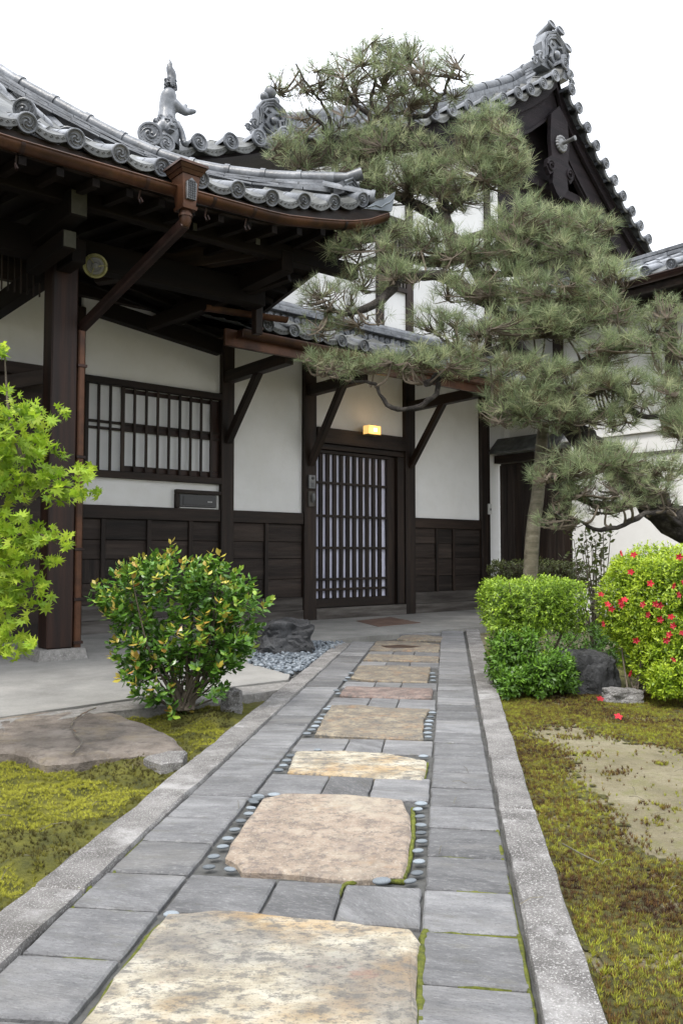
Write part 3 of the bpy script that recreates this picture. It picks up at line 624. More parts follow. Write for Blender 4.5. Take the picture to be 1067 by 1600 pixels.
for k in range(56): put('ridge_rosette', SC, house, Matrix.Translation((-1.66 + k * .087, -rw - .008, 3.198)))

# upper storey wall behind the lean-to
UY = .02
blk('upper_wall', house, (-1.6, UY, 3.30), (7.4, UY + .08, 4.7), 'upper_plaster', 0)
# barred upper window
uw = blk('window', house, (1.12, UY - .012, 4.02), (1.48, UY - .002, 4.82), 'black_plastic', 0)
for k in range(6): blk('lattice_bar', uw, (1.14 + k * .06, UY - .035, 4.02), (1.165 + k * .06, UY - .014, 4.82), 'weathered_wood', .002)
blk('frame', uw, (1.11, UY - .04, 4.82), (1.49, UY - .013, 4.88), 'dark_wood'); blk('frame', uw, (1.11, UY - .04, 3.96), (1.49, UY - .013, 4.018), 'dark_wood')
# high gable: verge line (t, z of disc centres) on both sides of the top
LV = [(-2.35, 4.50), (-2.02, 4.602), (-1.664, 4.725), (-1.306, 4.854), (-.967, 5.0), (.295, 5.592), (1.7, 6.20), (2.978, 6.842), (3.295, 7.038), (3.567, 7.192), (3.862, 7.385), (4.154, 7.608), (4.42, 7.87)]
RV = [(4.42, 7.87), (4.55, 7.55), (4.729, 7.336), (4.95, 7.115), (5.176, 6.91), (5.419, 6.711), (5.662, 6.517), (5.892, 6.334), (6.147, 6.159), (6.383, 5.988), (6.63, 5.829), (7.0, 5.62), (7.6, 5.33)]
ALLV = LV[:-1] + RV
def vz(t): return interp(t, ALLV)
for t in (-1.45, 1.05, 1.55, 3.05): blk('post', house, (t - .06, UY - .03, 3.37), (t + .06, UY - .002, vz(t) - .4), 'dark_wood')
def sheet(name, material, tz, y0, y1, th, parent=house, dz=0):
    mb = MB(); A = [(t, y0, z + dz) for t, z in tz]; B = [(t, y1, z + dz) for t, z in tz]; A2 = [(x, y, z - th) for x, y, z in A]; B2 = [(x, y, z - th) for x, y, z in B]
    mb.strip(A, B); mb.strip(A2, B2); mb.strip(A, A2); mb.strip(B, B2); mb.strip([A[0], A2[0]], [B[0], B2[0]]); mb.strip([A[-1], A2[-1]], [B[-1], B2[-1]])
    return mb.put(name, material, parent)
sheet('roof_slope', 'roof_pan', LV, -.20, 6, .05, dz=-.03); sheet('roof_slope', 'roof_pan', RV, -.20, 6, .05, dz=-.03)
sheet('soffit', 'gable_wood', LV, -.22, 5.9, .03, dz=-.09); sheet('soffit', 'gable_wood', RV, -.22, 5.9, .03, dz=-.09)
# barge boards in two steps and the shaded gable wall
def barge(tz, y0, y1, d0, d1, name='barge_board', material='gable_wood'):
    mb = MB(); mb.strip([(t, y0, z - d0) for t, z in tz], [(t, y0, z - d1) for t, z in tz]); mb.strip([(t, y1, z - d0) for t, z in tz], [(t, y1, z - d1) for t, z in tz])
    mb.strip([(t, y0, z - d1) for t, z in tz], [(t, y1, z - d1) for t, z in tz]); mb.strip([(t, y0, z - d0) for t, z in tz], [(t, y1, z - d0) for t, z in tz]); mb.put(name, material, house)
HV = [(t, z) for t, z in LV if t > 1.5]
barge(RV, -.19, -.15, .10, .26); barge(HV, -.19, -.15, .10, .26); barge(RV, -.12, -.06, .24, .72); barge(HV, -.12, -.06, .24, .62)
barge(RV, -.15, -.115, .62, .68, 'moulding'); barge(HV, -.15, -.115, .56, .61, 'moulding')
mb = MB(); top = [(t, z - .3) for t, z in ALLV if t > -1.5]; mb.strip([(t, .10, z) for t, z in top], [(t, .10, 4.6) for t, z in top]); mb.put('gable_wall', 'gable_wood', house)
mb = MB(); top = [(t, z - .35) for t, z in ALLV if -1.5 < t < 3.4]; mb.strip([(t, .02, z) for t, z in top], [(t, .02, 4.65) for t, z in top]); mb.put('upper_wall', 'upper_plaster', house)
beam('beam', house, (2.6, -.02, 6.15), (6.2, -.02, 6.15), .1, .14, 'gable_wood')
# carved pendant under the peak with its metal rosette and peg
pe = MB(); half = [(0, 7.30), (.20, 7.12), (.23, 6.75), (.20, 6.50), (.30, 6.42), (.33, 6.30), (.25, 6.20), (.17, 6.26), (.19, 6.10), (.10, 5.98), (0, 5.90)]
pe.prism([(4.41 + x, z) for x, z in half] + [(4.41 - x, z) for x, z in half[-2:0:-1]], -.24, -.18); gm = pe.put('gable_pendant', 'gable_wood', house)
for s_ in (-1, 1):
    sp = MB(); pts = [(4.41 + s_ * (.23 + .085 * math.cos(q) * (1 - q / 14)), -.25, 6.33 + .085 * math.sin(q) * (1 - q / 14)) for q in np.linspace(0, 9, 20)]; sp.tube(pts, .017, 6); sp.put('scroll', 'gable_wood', gm, 50)
ro = MB(); rx = Matrix.Translation((4.41, -.25, 6.72)) @ Matrix.Rotation(R(90), 4, 'X')
for k in range(16): ro.ball(rx @ Vector((.10 * math.cos(k * math.pi / 8), .10 * math.sin(k * math.pi / 8), .01)), .032, n=6)
ro.lathe([(.085, 0), (.08, .03), (.05, .045), (.02, .05)], 14, rx); ro.lathe([(.028, .04), (.028, .22), (.036, .225), (.036, .25), (.02, .255)], 10, rx); ro.put('rosette', 'steel', gm, 40)
# verge tiles
DV = disc_mesh('verge_tile', .088, .42, rings=1); PV = pan_mesh('verge_drip', .34, .09, .055, .3)
def verge(t, z, tn, zn):
    put('verge_tile', DV, house, Matrix.Translation((t, -.36, z)))
    sl_ = math.atan2(zn - z, tn - t); L_ = math.hypot(tn - t, zn - z)
    put('verge_drip', PV, house, Matrix.Translation(((t + tn) / 2, -.33, (z + zn) / 2 - .01)) @ Matrix.Rotation(-sl_, 4, 'Y') @ Matrix.Diagonal((L_ / .34, 1, 1, 1)))
def resample(tab, step):
    o = [tab[0]]; acc = 0
    for i in range(len(tab) - 1):
        a = Vector(tab[i]); b = Vector(tab[i + 1]); L_ = (b - a).length; s_ = step - acc
        while s_ <= L_: q = a.lerp(b, s_ / L_); o.append((q.x, q.y)); s_ += step
        acc = (acc + L_) % step if True else 0
    return o
lv = [(-2.02, 4.602), (-1.664, 4.725), (-1.306, 4.854), (-.967, 5.0), (-.64, 5.14)]
lv += [(t, vz(t)) for t in np.arange(-.32, 2.9, .325)] + [(2.978, 6.842), (3.295, 7.038), (3.567, 7.192), (3.862, 7.385), (4.154, 7.608), (4.40, 7.89)]
for i in range(len(lv) - 1): verge(*lv[i], *lv[i + 1])
rv = [(4.40, 7.89)] + RV[1:]
for i in range(1, len(rv) - 1): verge(*rv[i], *rv[i + 1])
put('verge_tile', DV, house, Matrix.Translation((4.40, -.36, 7.89)))
# barrel rows just behind the verge, following the slope
for yy in (.12, .42):
    for tab in (LV, RV):
        mb = MB(); pts = [(t, yy, z + .03) for t, z in resample(tab, .3)]
        for i in range(len(pts) - 1): mb.tube([Vector(pts[i]), Vector(pts[i + 1])], [.085, .078], 8, cap=True)
        mb.put('slope_barrel', 'roof_tile', house, 40)
# top ridge: stacked courses, cap tubes and the ogre-face end tile
for j in range(5):
    y = .05
    while y < 5.6:
        L_ = random.uniform(.36, .44); wd = .20 - .012 * j
        blk('ridge_tile', house, (4.42 - wd, y, 7.78 + j * .06), (4.42 + wd, y + L_ - .006, 7.78 + j * .06 + .053), 'roof_tile', .008); y += L_
mb = MB()
for k in range(14): mb.tube([(4.42, .0 + k * .4, 8.11), (4.42, .385 + k * .4, 8.11)], .10, 12); mb.tube([(4.42, .37 + k * .4, 8.11), (4.42, .41 + k * .4, 8.11)], .115, 12)
mb.put('ridge_cap', 'roof_tile', house, 40)
def oni(t, y, z, s, parent, tubes=True):
    base = Matrix.Translation((t, y, z)) @ Matrix.Diagonal((s, s, s, 1))
    o = MB(); outl = [(-.30, 0), (-.33, .10), (-.24, .20), (-.28, .34), (-.20, .50), (0, .60), (.20, .50), (.28, .34), (.24, .20), (.33, .10), (.30, 0)]
    o.prism(outl, -.04, .12, base); root = o.put('ridge_end_tile', 'roof_tile', parent)
    c = MB()
    def T_(pts, r_, n=6): c.tube([base @ Vector(p) for p in pts], [q * s for q in r_] if hasattr(r_, '__len__') else r_ * s, n)
    for sg in (-1, 1):
        for q, rr in ((.0, .022), (.05, .018), (.09, .014)):      # nested roof-shaped mouldings and side volutes
            T_([(sg * (.30 - q), -.06, .06 + q), (sg * (.27 - q), -.06, .22 + q * .5), (sg * (.29 - q), -.06, .34 + q * .3), (sg * (.20 - q), -.06, .47 - q * .3), (0, -.06, .57 - q)], rr)
        T_([(sg * (.33 + .075 * math.cos(a) * (1 - a / 14)), -.05, .09 + .075 * math.sin(a) * (1 - a / 14)) for a in np.linspace(0, 10, 22)], .022)
        T_([(sg * (.42 + .055 * math.cos(a) * (1 - a / 14)), -.02, .02 + .055 * math.sin(a) * (1 - a / 14)) for a in np.linspace(0, 10, 18)], .018)
        T_([(sg * .05, -.06, .10), (sg * .13, -.07, .16), (sg * .10, -.07, .26), (sg * .17, -.07, .30), (sg * .12, -.07, .38), (sg * .04, -.06, .36)], [.03, .035, .03, .03, .022, .015])
        T_([(sg * .02, -.06, .04), (sg * .10, -.06, .05), (sg * .18, -.06, .10)], [.02, .03, .012])
    c.ball(base @ Vector((0, -.06, .24)), .06 * s); c.put('relief', 'roof_tile', root, 50)
    if tubes:
        for (x, zz, tp) in ((-.10, .60, .13), (.10, .60, .05), (.27, .42, .0)):
            b_ = MB(); m_ = base @ Matrix.Translation((x, -.0, zz)) @ Matrix.Rotation(R(90 - 20), 4, 'X')
            b_.lathe([(.06, -.16), (.06, .05), (.078, .06), (.078, .09), (.06, .092), (.055, .08), (.012, .08)], 14, m_); b_.put('cap_tube', 'roof_tile', root, 40)
    return root
oni(4.42, -.12, 7.84, 1.08, house); oni(-.62, -.08, 5.22, .72, house, False)
pk = MB(); pk.ball((-.62, -.06, 5.74), .07); pk.ball((-.55, -.06, 5.66), .05); pk.ball((-.70, -.06, 5.66), .05); pk.put('finial', 'roof_tile', house, 60)
# descending ridge behind the lower end tile, running up the slope
for j in range(3):
    mb = MB(); pts = [(t, z + .06 + j * .06) for t, z in resample([(-.55, vz(-.55)), (.6, vz(.6)), (2, vz(2)), (3.6, vz(3.6)), (4.2, vz(4.2))], .36)]
    for i in range(len(pts) - 1):
        (a, b), (c_, d_) = pts[i], pts[i + 1]; mb.prism([(a, b), (c_ - .008, d_ - .005), (c_ - .008, d_ + .055), (a, b + .06)], -.02 + j * .01, .30 - j * .01)
    mb.put('slope_ridge_course', 'roof_tile', house)
mb = MB(); pts = [(t, .13, z + .29) for t, z in resample([(-.55, vz(-.55)), (.6, vz(.6)), (2, vz(2)), (3.6, vz(3.6)), (4.2, vz(4.2))], .34)]
for i in range(len(pts) - 1): mb.tube([pts[i], pts[i + 1]], [.09, .08], 10)
mb.put('slope_ridge_cap', 'roof_tile', house, 40)
# big round corner tile at the low end of the verge
BG = disc_mesh('corner_tile', .115, .35, rings=2); put('corner_tile', BG, house, Matrix.Translation((-2.22, -.42, 4.60)) @ Matrix.Rotation(R(-25), 4, 'Z'))

# ================================================================ LION ON THE ROOF (handstand, tail up)
lion = thing('lion_statue', 'grey clay guardian lion doing a handstand with flame tail up on the roof corner', 'statue', (-2.0, .33 - .55, 4.66), FR)
bx, by, bz = -1.93, -.22, 4.66
def LP(x, y, z): return Vector((bx + x, by + y, bz + z))
mb = MB(); mb.tube([LP(-.02, .02, 0), LP(-.01, .02, .12), LP(0, .02, .26)], [.14, .13, .10], 14); mb.put('pedestal', 'roof_tile', lion, 50)
bd = MB()
bd.tube(smooth_path([LP(-.02, .0, .16), LP(.0, .03, .26), LP(.015, .05, .36), LP(.02, .04, .47), LP(.02, .02, .54), LP(.02, .02, .58)], 4), [.085, .09, .092, .092, .092, .09, .088, .086, .085, .085, .085, .084, .083, .082, .08, .075, .068, .06, .05, .04, .03], 14)
bd.ball(LP(-.04, -.05, .15), .095, 1, 1, .85, 14)                                # head low at the front
bd.tube([LP(-.04, -.10, .12), LP(-.045, -.16, .105)], [.06, .045], 10)            # muzzle
for sx in (-1, 1):
    bd.tube(smooth_path([LP(sx * .07, -.02, .24), LP(sx * .12, -.05, .14), LP(sx * .13, -.08, .04), LP(sx * .13, -.13, .01)], 3), [.045, .043, .04, .036, .034, .032, .03, .032, .034, .03], 8)
bd.tube(smooth_path([LP(.06, .0, .44), LP(.13, -.01, .40), LP(.18, -.02, .38), LP(.22, -.03, .40)], 3), [.055, .052, .05, .045, .04, .036, .034, .03, .03, .028], 8)
bd.tube([LP(.22, -.03, .40), LP(.28, -.04, .42)], [.035, .02], 8)
bd.tube([LP(.17, -.01, .42), LP(.19, -.01, .47)], [.03, .018], 8)
body = bd.put('body', 'roof_tile', lion, 60)
mo = body.modifiers.new('join', 'REMESH'); mo.mode = 'VOXEL'; mo.voxel_size = .012; mo.use_smooth_shade = True
mn = MB()
for k in range(34):
    a = random.uniform(0, 6.28); el = random.uniform(-.5, 1.0); q = LP(-.04, -.03, .16) + Vector((math.cos(a) * math.cos(el) * .11, math.sin(a) * math.cos(el) * .10 + .02, math.sin(el) * .10))
    if q.y < by - .11 and abs(q.x - bx + .04) < .06: continue
    mn.tube([q + Vector((math.cos(t_) * .022 * (1 - t_ / 8), -.01, math.sin(t_) * .022 * (1 - t_ / 8))) for t_ in np.linspace(0, 6, 9)], .011, 5)
mn.put('mane', 'roof_tile', lion, 50)
fc = MB()
for sx in (-1, 1): fc.ball(LP(-.04 + sx * .035, -.135, .155), .016); fc.tube([LP(-.04 + sx * .06, -.12, .185), LP(-.04 + sx * .015, -.145, .18)], [.01, .014], 6); fc.ball(LP(-.04 + sx * .08, -.05, .23), .022, .6, .5, 1)
fc.ball(LP(-.045, -.175, .115), .018, 1.3, .8, .8); fc.box(LP(-.075, -.172, .073), LP(-.015, -.13, .082)); fc.put('face', 'roof_tile', lion, 50)
tf = MB()
for k in range(22):
    a = random.uniform(0, 6.28); el = random.uniform(-1, 1); q = LP(.03, .02, .62) + Vector((math.cos(a) * .045, math.sin(a) * .045, el * .05))
    tf.tube([q + Vector((math.cos(t_) * .02 * (1 - t_ / 8), 0, math.sin(t_) * .02 * (1 - t_ / 8))) for t_ in np.linspace(0, 6, 8)], .010, 5)
tf.tube(smooth_path([LP(.03, .02, .62), LP(.045, .02, .72), LP(.02, .02, .79), LP(.03, .02, .84), LP(.015, .02, .88)], 3), [.05, .05, .048, .046, .045, .04, .034, .03, .024, .018, .012, .006, .002], 8)
tf.put('tail', 'roof_tile', lion, 50)

# ================================================================ PORCH ROOF ON ITS BIG POST (near, left)
porch = thing('entrance_porch', 'near tiled porch roof with upswept corner, copper gutter and big brown post', 'porch roof', (-3.42, -1.55, 0), FR)
ZA = [(-8, 3.18), (-3.0, 3.18), (-2.65, 3.2), (-2.4, 3.217), (-2.106, 3.276), (-1.818, 3.346), (-1.538, 3.445), (-1.3, 3.55), (-1.2, 3.6)]
ZG = [(t_, z_ - .052) for t_, z_ in [(-8, 3.04), (-4.2, 3.042), (-3.05, 3.072), (-2.4, 3.10), (-2.1, 3.15), (-1.8, 3.21), (-1.577, 3.285), (-1.3, 3.43)]]
HZ = [(0, 3.47), (.5, 3.56), (1.03, 3.63), (1.55, 3.77), (2.08, 3.96), (2.7, 4.30), (3.18, 4.58), (3.7, 4.9)]
zA = lambda t: interp(t, ZA)
def hipP(s, dz=0): return Vector((-1.3 - s * .7071, -2.6 + s * .7071, interp(s, HZ) + dz))
ss = np.linspace(0, 3.7, 16)
mb = MB()
tt = [-1.3 - s * .7071 for s in ss] ; A = [(t, -2.6, zA(t) - .02) for t in tt]; B = [tuple(hipP(s, -.03)) for s in ss]; 
mid = [((a[0] + b[0]) / 2, (a[1] + b[1]) / 2, (a[2] + b[2]) / 2 - .10 * min(1, (b[1] - a[1]))) for a, b in zip(A, B)]
mb.strip(A, mid); mb.strip(mid, B); e = B[-1]; mb.strip([A[-1], (-8, -2.6, 3.16)], [B[-1], (-8, e[1], e[2])])
mb.strip([B[-1], (-8, e[1], e[2])], [(e[0], 1.0, e[2] + .7), (-8, 1.0, e[2] + .7)])
mb.put('roof_slope', 'roof_pan', porch)
sideE = lambda r_: Vector((-1.3, -2.6 + r_, interp(r_, [(0, 3.47), (.8, 3.36), (1.8, 3.14), (2.6, 3.05)])))
mb = MB(); rr = [s * .7071 for s in ss]; A = [tuple(sideE(q)) for q in rr if q <= 2.62]; mb.strip(A, [tuple(hipP(q / .7071, -.03)) for q in rr if q <= 2.62]); mb.put('roof_slope', 'roof_pan', porch)
# underside: boarded soffit rising inwards, on close rafters
def under(t, w):
    inn = min(2.6 - w, -1.3 - t)
    e_ = zA(t) - .17 if (2.6 - w) < (-1.3 - t) else sideE(2.6 - w).z - .14
    fade = max(0, 1 - inn / 1.0); base = 3.0 + .17 * 0
    return base + (e_ - 3.0) * fade + .16 * inn
gx = np.linspace(-8, -1.3, 60); gy = np.linspace(.0, 2.6, 24)
vs = []; idx = {}
mb = MB()
for i, w in enumerate(gy):
    for j, t in enumerate(gx): mb.v.append((t, -w, under(t, w)))
for i in range(len(gy) - 1):
    for j in range(len(gx) - 1): a = i * 60 + j; mb.f.append([a, a + 1, a + 61, a + 60])
mb.put('soffit', 'soffit_wood', porch)
for k in range(30):
    t = -1.45 - k * .22; w0 = 2.56; w1 = max(.1, 2.6 - max(0, (-1.3 - t)))
    if w0 - w1 < .1: continue
    mb = MB(); pts = [(w, under(t, w) - .02) for w in np.linspace(w0, w1, 5)]
    for q in range(4):
        (a, b), (c_, d_) = pts[q], pts[q + 1]; mb.add([(t - .022, -a, b), (t + .022, -a, b), (t + .022, -a, b - .05), (t - .022, -a, b - .05), (t - .022, -c_, d_), (t + .022, -c_, d_), (t + .022, -c_, d_ - .05), (t - .022, -c_, d_ - .05)],
                                                      [(0, 1, 2, 3), (4, 5, 6, 7), (0, 1, 5, 4), (1, 2, 6, 5), (2, 3, 7, 6), (3, 0, 4, 7)])
    mb.put('rafter', 'soffit_wood', porch)
for k in range(11):
    r_ = .15 + k * .22; t1 = -1.3 - min(r_, 2.6); 
    beam('rafter', porch, (-1.34, -2.6 + r_, under(-1.34, 2.6 - r_) - .045), (t1, -2.6 + r_, under(t1, 2.6 - r_) - .045), .044, .05, 'soffit_wood', .002)
# eave board under the tiles, fascia, hip rafter
mb = MB(); tl = [-8, -4.5, -3.5] + list(np.arange(-3, -1.25, .14)) + [-1.28]
mb.strip([(t, -2.56, zA(t) - .05) for t in tl], [(t, -2.56, zA(t) - .17) for t in tl]); mb.strip([(t, -2.52, zA(t) - .05) for t in tl], [(t, -2.52, zA(t) - .17) for t in tl]); mb.strip([(t, -2.56, zA(t) - .17) for t in tl], [(t, -2.52, zA(t) - .17) for t in tl]); mb.put('fascia', 'dark_wood', porch)
mb = MB(); rl = np.linspace(0, 2.6, 12); f1 = [sideE(q) for q in rl]
mb.strip([p + Vector((.04, 0, .0)) for p in f1], [p + Vector((.04, 0, -.17)) for p in f1]); mb.strip([p + Vector((0, 0, -.17)) for p in f1], [p + Vector((.04, 0, -.17)) for p in f1]); mb.strip([p + Vector((.0, 0, .0)) for p in f1], [p + Vector((.0, 0, -.17)) for p in f1]); mb.strip([p + Vector((0, 0, 0)) for p in f1], [p + Vector((.04, 0, 0)) for p in f1]); mb.put('fascia', 'dark_wood', porch)
beam('hip_rafter', porch, (-1.36, -2.54, 3.27), (-2.95, -.95, 2.98), .10, .16)
# beams on the post, bracket arms with pale ends
beam('beam', porch, (-6, -1.55, 2.86), (-1.75, -1.55, 2.90), .13, .2, 'soffit_wood'); beam('beam', porch, (-1.95, -2.2, 2.98), (-1.95, .0, 2.93), .11, .16, 'soffit_wood'); beam('beam', porch, (-3.48, -1.9, 2.78), (-3.48, .0, 2.78), .10, .16, 'soffit_wood')
beam('beam', porch, (-6, -2.15, 3.00), (-1.22, -2.15, 3.06), .09, .12, 'soffit_wood')
beam('beam', porch, (-2.70, -.5, 2.85), (-1.50, -.5, 2.70), .10, .14, 'soffit_wood'); beam('brace', porch, (-1.72, -1.9, 3.0), (-2.4, -.8, 2.70), .08, .1, 'soffit_wood')
for a, b, w, h in (((-3.65, -2.30, 2.93), (-3.65, -1.5, 2.93), .115, .17), ((-3.65, -2.16, 2.74), (-3.65, -1.5, 2.74), .09, .12)): beam('bracket_arm', porch, a, b, w, h, 'pale_cap' if False else 'soffit_wood')
for (t, w, z, a, b) in ((-3.65, 2.303, 2.93, .10, .15), (-3.65, 2.163, 2.74, .08, .105), (-2.33, 2.35, 3.0, .035, .055), (-2.85, 2.35, 2.97, .03, .05)): blk('beam_end_cap', porch, (t - a / 2, -w - .006, z - b / 2), (t + a / 2, -w, z + b / 2), 'pale_cap', .002)
beam('queen_strut', porch, (-1.72, -1.45, 2.6), (-1.72, -1.45, 3.0), .07, .07)
# the post on its stone foot
blk('post', porch, (-3.555, -1.64, .075), (-3.37, -1.47, 2.98), 'post_wood', .01)
ft = MB(); ft.add([(-3.64, -1.72, 0), (-3.29, -1.72, 0), (-3.29, -1.38, 0), (-3.64, -1.38, 0), (-3.62, -1.70, .075), (-3.31, -1.70, .075), (-3.31, -1.40, .075), (-3.62, -1.40, .075)], [(3, 2, 1, 0), (4, 5, 6, 7), (0, 1, 5, 4), (1, 2, 6, 5), (2, 3, 7, 6), (3, 0, 4, 7)]); ft.put('post_foot', 'aggregate', porch)
# shaded inner part of the porch: back boards left of the post
blk('back_panel', porch, (-9, -.3, 0), (-2.9, -.25, 2.25), 'dark_wood')
beam('brace', porch, (-4.6, -.5, 1.75), (-3.1, -.5, 2.22), .08, .12)
beam('beam', porch, (-9, -.34, 2.26), (-2.8, -.34, 2.26), .08, .1)
# slatted transom seen left of the post, above the white wall
for k in range(16): blk('transom_slat', porch, (-4.2 + k * .045, -1.30, 2.60), (-4.192 + k * .045, -1.28, 2.62 + min(.36, .03 + .026 * k)), 'board_wood', .001)
# eave tiles
DA = disc_mesh('round_tile', .059, .40, rings=1); PA = pan_mesh('drip_tile', .287, .06, .052, .42)
for k in range(14):
    t = -1.538 - k * .2828; z = zA(t); tn = t - .287; zn = zA(tn); sl_ = math.atan2(z - zn, .287)
    put('round_tile', DA, porch, Matrix.Translation((t, -2.60, z)) @ Matrix.Rotation(R(22), 4, 'X'))
    put('drip_tile', PA, porch, Matrix.Translation(((t + tn) / 2, -2.60, (z + zn) / 2 + .034)) @ Matrix.Rotation(-sl_, 4, 'Y'))
    # barrels further up the slope to the hip
    s_end = (-1.3 - t); wtop = 2.6 - s_end
    if s_end > .25:
        mb = MB(); P0 = Vector((t, -2.5, z + .06)); hp = hipP(s_end / .7071, .0) if s_end < 2.6 else Vector((t, -.1, 4.7)); n_ = max(1, int((hp - P0).length / .3))
        P0.z = z + .02; sg = lambda f: P0.lerp(hp, f) - Vector((0, 0, .04 + .42 * min(1, s_end) * f * (1 - f)))
        for q in range(n_): mb.tube([sg(q / n_), sg((q + 1) / n_)], [.054, .048], 8)
        mb.put('barrel_row', 'roof_tile', porch, 40)
put('round_tile', DA, porch, Matrix.Translation((-1.43, -2.60, 3.49)) @ Matrix.Rotation(R(50), 4, 'Z') @ Matrix.Rotation(R(12), 4, 'X'))
# second row of larger discs behind, on the steep left part
D2 = disc_mesh('round_tile', .068, .45, rings=2)
for t, z in ((-4.037, 3.345), (-3.773, 3.262), (-3.491, 3.225), (-4.33, 3.46), (-4.62, 3.60)):
    put('round_tile', D2, porch, Matrix.Translation((t, -2.42, z)) @ Matrix.Rotation(R(-35), 4, 'Z') @ Matrix.Rotation(R(16), 4, 'X'))
# corner ridge: courses of flat tiles with open joints, cap barrels with collars
HT = [(.30, 3.70), (.5, 3.71), (.85, 3.73), (1.13, 3.77), (1.40, 3.82), (1.70, 3.90), (2.08, 4.08), (2.3, 4.20), (2.74, 4.46), (3.01, 4.62), (3.3, 4.82)]
for j in range(4):
    s = .42 + .02 * j; off = (j % 2) * .17
    sa = s; nx = s + .22 + off
    while sa < 3.2:
        sb = min(nx, 3.25); hj = lambda q: (1 - (j + 0) / 4) * 0 + interp(q, HZ) + (interp(q, HT) - .04 - interp(q, HZ)) * j / 4
        A = hipP(sa); B = hipP(sb); d = Vector((.7071, .7071, 0)) * (.095 - .012 * j); mb = MB()
        za0 = hj(sa); za1 = hj(sb); h0 = (interp(sa, HT) - .04 - interp(sa, HZ)) / 4 - .006; h1 = (interp(sb, HT) - .04 - interp(sb, HZ)) / 4 - .006
        a0 = Vector((A.x, A.y, za0)); b0 = Vector((B.x + .004, B.y - .004, za1))
        vs = [a0 - d, b0 - d, b0 + d, a0 + d, a0 - d + Vector((0, 0, h0)), b0 - d + Vector((0, 0, h1)), b0 + d + Vector((0, 0, h1)), a0 + d + Vector((0, 0, h0))]
        mb.add(vs, [(3, 2, 1, 0), (4, 5, 6, 7), (0, 1, 5, 4), (1, 2, 6, 5), (2, 3, 7, 6), (3, 0, 4, 7)]); mb.put('ridge_tile', 'roof_tile', porch)
        sa = sb; nx = sb + random.uniform(.36, .44)
def hcap(s): p = hipP(s); p.z = interp(s, HT) - .01; return p
s = .40
while s < 3.2:
    mb = MB(); mb.tube([hcap(s), hcap(s + .28)], .052, 12); mb.tube([hcap(s + .26), hcap(s + .30)], .062, 12); mb.put('ridge_cap_tile', 'roof_tile', porch, 40); s += .29
e0 = hcap(.40); dr = Vector((.7071, -.7071, 0))
mb = MB(); mb.tube([e0, e0 + dr * .10, e0 + dr * .22 + Vector((0, 0, .035))], [.05, .042, .05], 12); mb.put('corner_horn', 'roof_tile', porch, 40)
for dz in (-.02, -.085):
    mb = MB(); q = e0 + dr * .14 + Vector((0, 0, dz - .04)); mb.tube([q - dr * .1, q + dr * .06], .032, 12); mb.put('corner_horn', 'roof_tile', porch, 40)
bp = hipP(.36); ob = Matrix.Translation((bp.x, bp.y, interp(.4, HZ) - .03)) @ Matrix.Rotation(R(10), 4, 'Z')
mb = MB(); mb.prism([(-.10, 0), (.10, 0), (.11, .09), (0, .155), (-.11, .09)], -.13, -.03, ob); pl = mb.put('corner_plate', 'roof_tile', porch)
mb = MB(); mb.tube([ob @ Vector((-.10, -.135, .085)), ob @ Vector((0, -.135, .145)), ob @ Vector((.10, -.135, .085))], .010, 6); mb.tube([ob @ Vector((-.08, -.135, .065)), ob @ Vector((0, -.135, .115)), ob @ Vector((.08, -.135, .065))], .008, 6); mb.lathe([(.05, .13), (.045, .14), (.02, .142)], 6, ob @ Matrix.Translation((0, 0, .045)) @ Matrix.Rotation(R(90), 4, 'X')); mb.put('moulding', 'roof_tile', pl, 40)
# copper gutter, straps, hooks, upturned end leaf
gl = [-8, -5, -4.2, -3.6, -3.05] + list(np.arange(-2.8, -1.45, .15)) + [-1.40]
pts = [Vector((t, -2.70, interp(t, ZG))) for t in gl]
gt = MB(); gt.tube(pts, .050, 14, a0=180, a1=360); gt.tube(pts, .045, 14, a0=180, a1=360)
gt.tube([p + Vector((0, -.050, 0)) for p in pts], .007, 6); gt.v += [tuple(pts[-1])]; gt.put('gutter', 'copper', porch, 50)
mb = MB(); ec = pts[-1]; mb.tube([ec + Vector((-.13, 0, -.045)), ec + Vector((-.02, 0, .0)), ec + Vector((.01, 0, .01))], [.0525, .052, .050], 14, a0=180, a1=360); mb.put('gutter_end', 'dark_copper', porch, 50)
for t in (-4.15, -3.40, -2.93, -2.62, -1.82):
    z = interp(t, ZG); mb = MB(); mb.tube([(t - .012, -2.70, z), (t + .012, -2.70, z)], .054, 14, a0=180, a1=360)
    mb.tube([Vector((t, -2.64 + .0, z - .04)), Vector((t, -2.62, z - .09)), Vector((t, -2.64, z - .125)), Vector((t - .015, -2.70, z - .135)), Vector((t - .03, -2.70, z - .115))], .006, 6); mb.put('gutter_strap', 'dark_copper', porch, 50)
lf = MB(); lf.prism([(-1.66, 3.29), (-1.38, 3.345), (-1.34, 3.51), (-1.45, 3.42), (-1.52, 3.39), (-1.60, 3.33)], -2.76, -2.73); ll = lf.put('end_leaf', 'verdigris', porch)
mb = MB(); mb.tube([(-1.63, -2.762, 3.305), (-1.55, -2.762, 3.345), (-1.49, -2.762, 3.345), (-1.45, -2.762, 3.38), (-1.40, -2.762, 3.41), (-1.36, -2.762, 3.46)], .006, 5); mb.put('relief', 'verdigris', ll, 50)
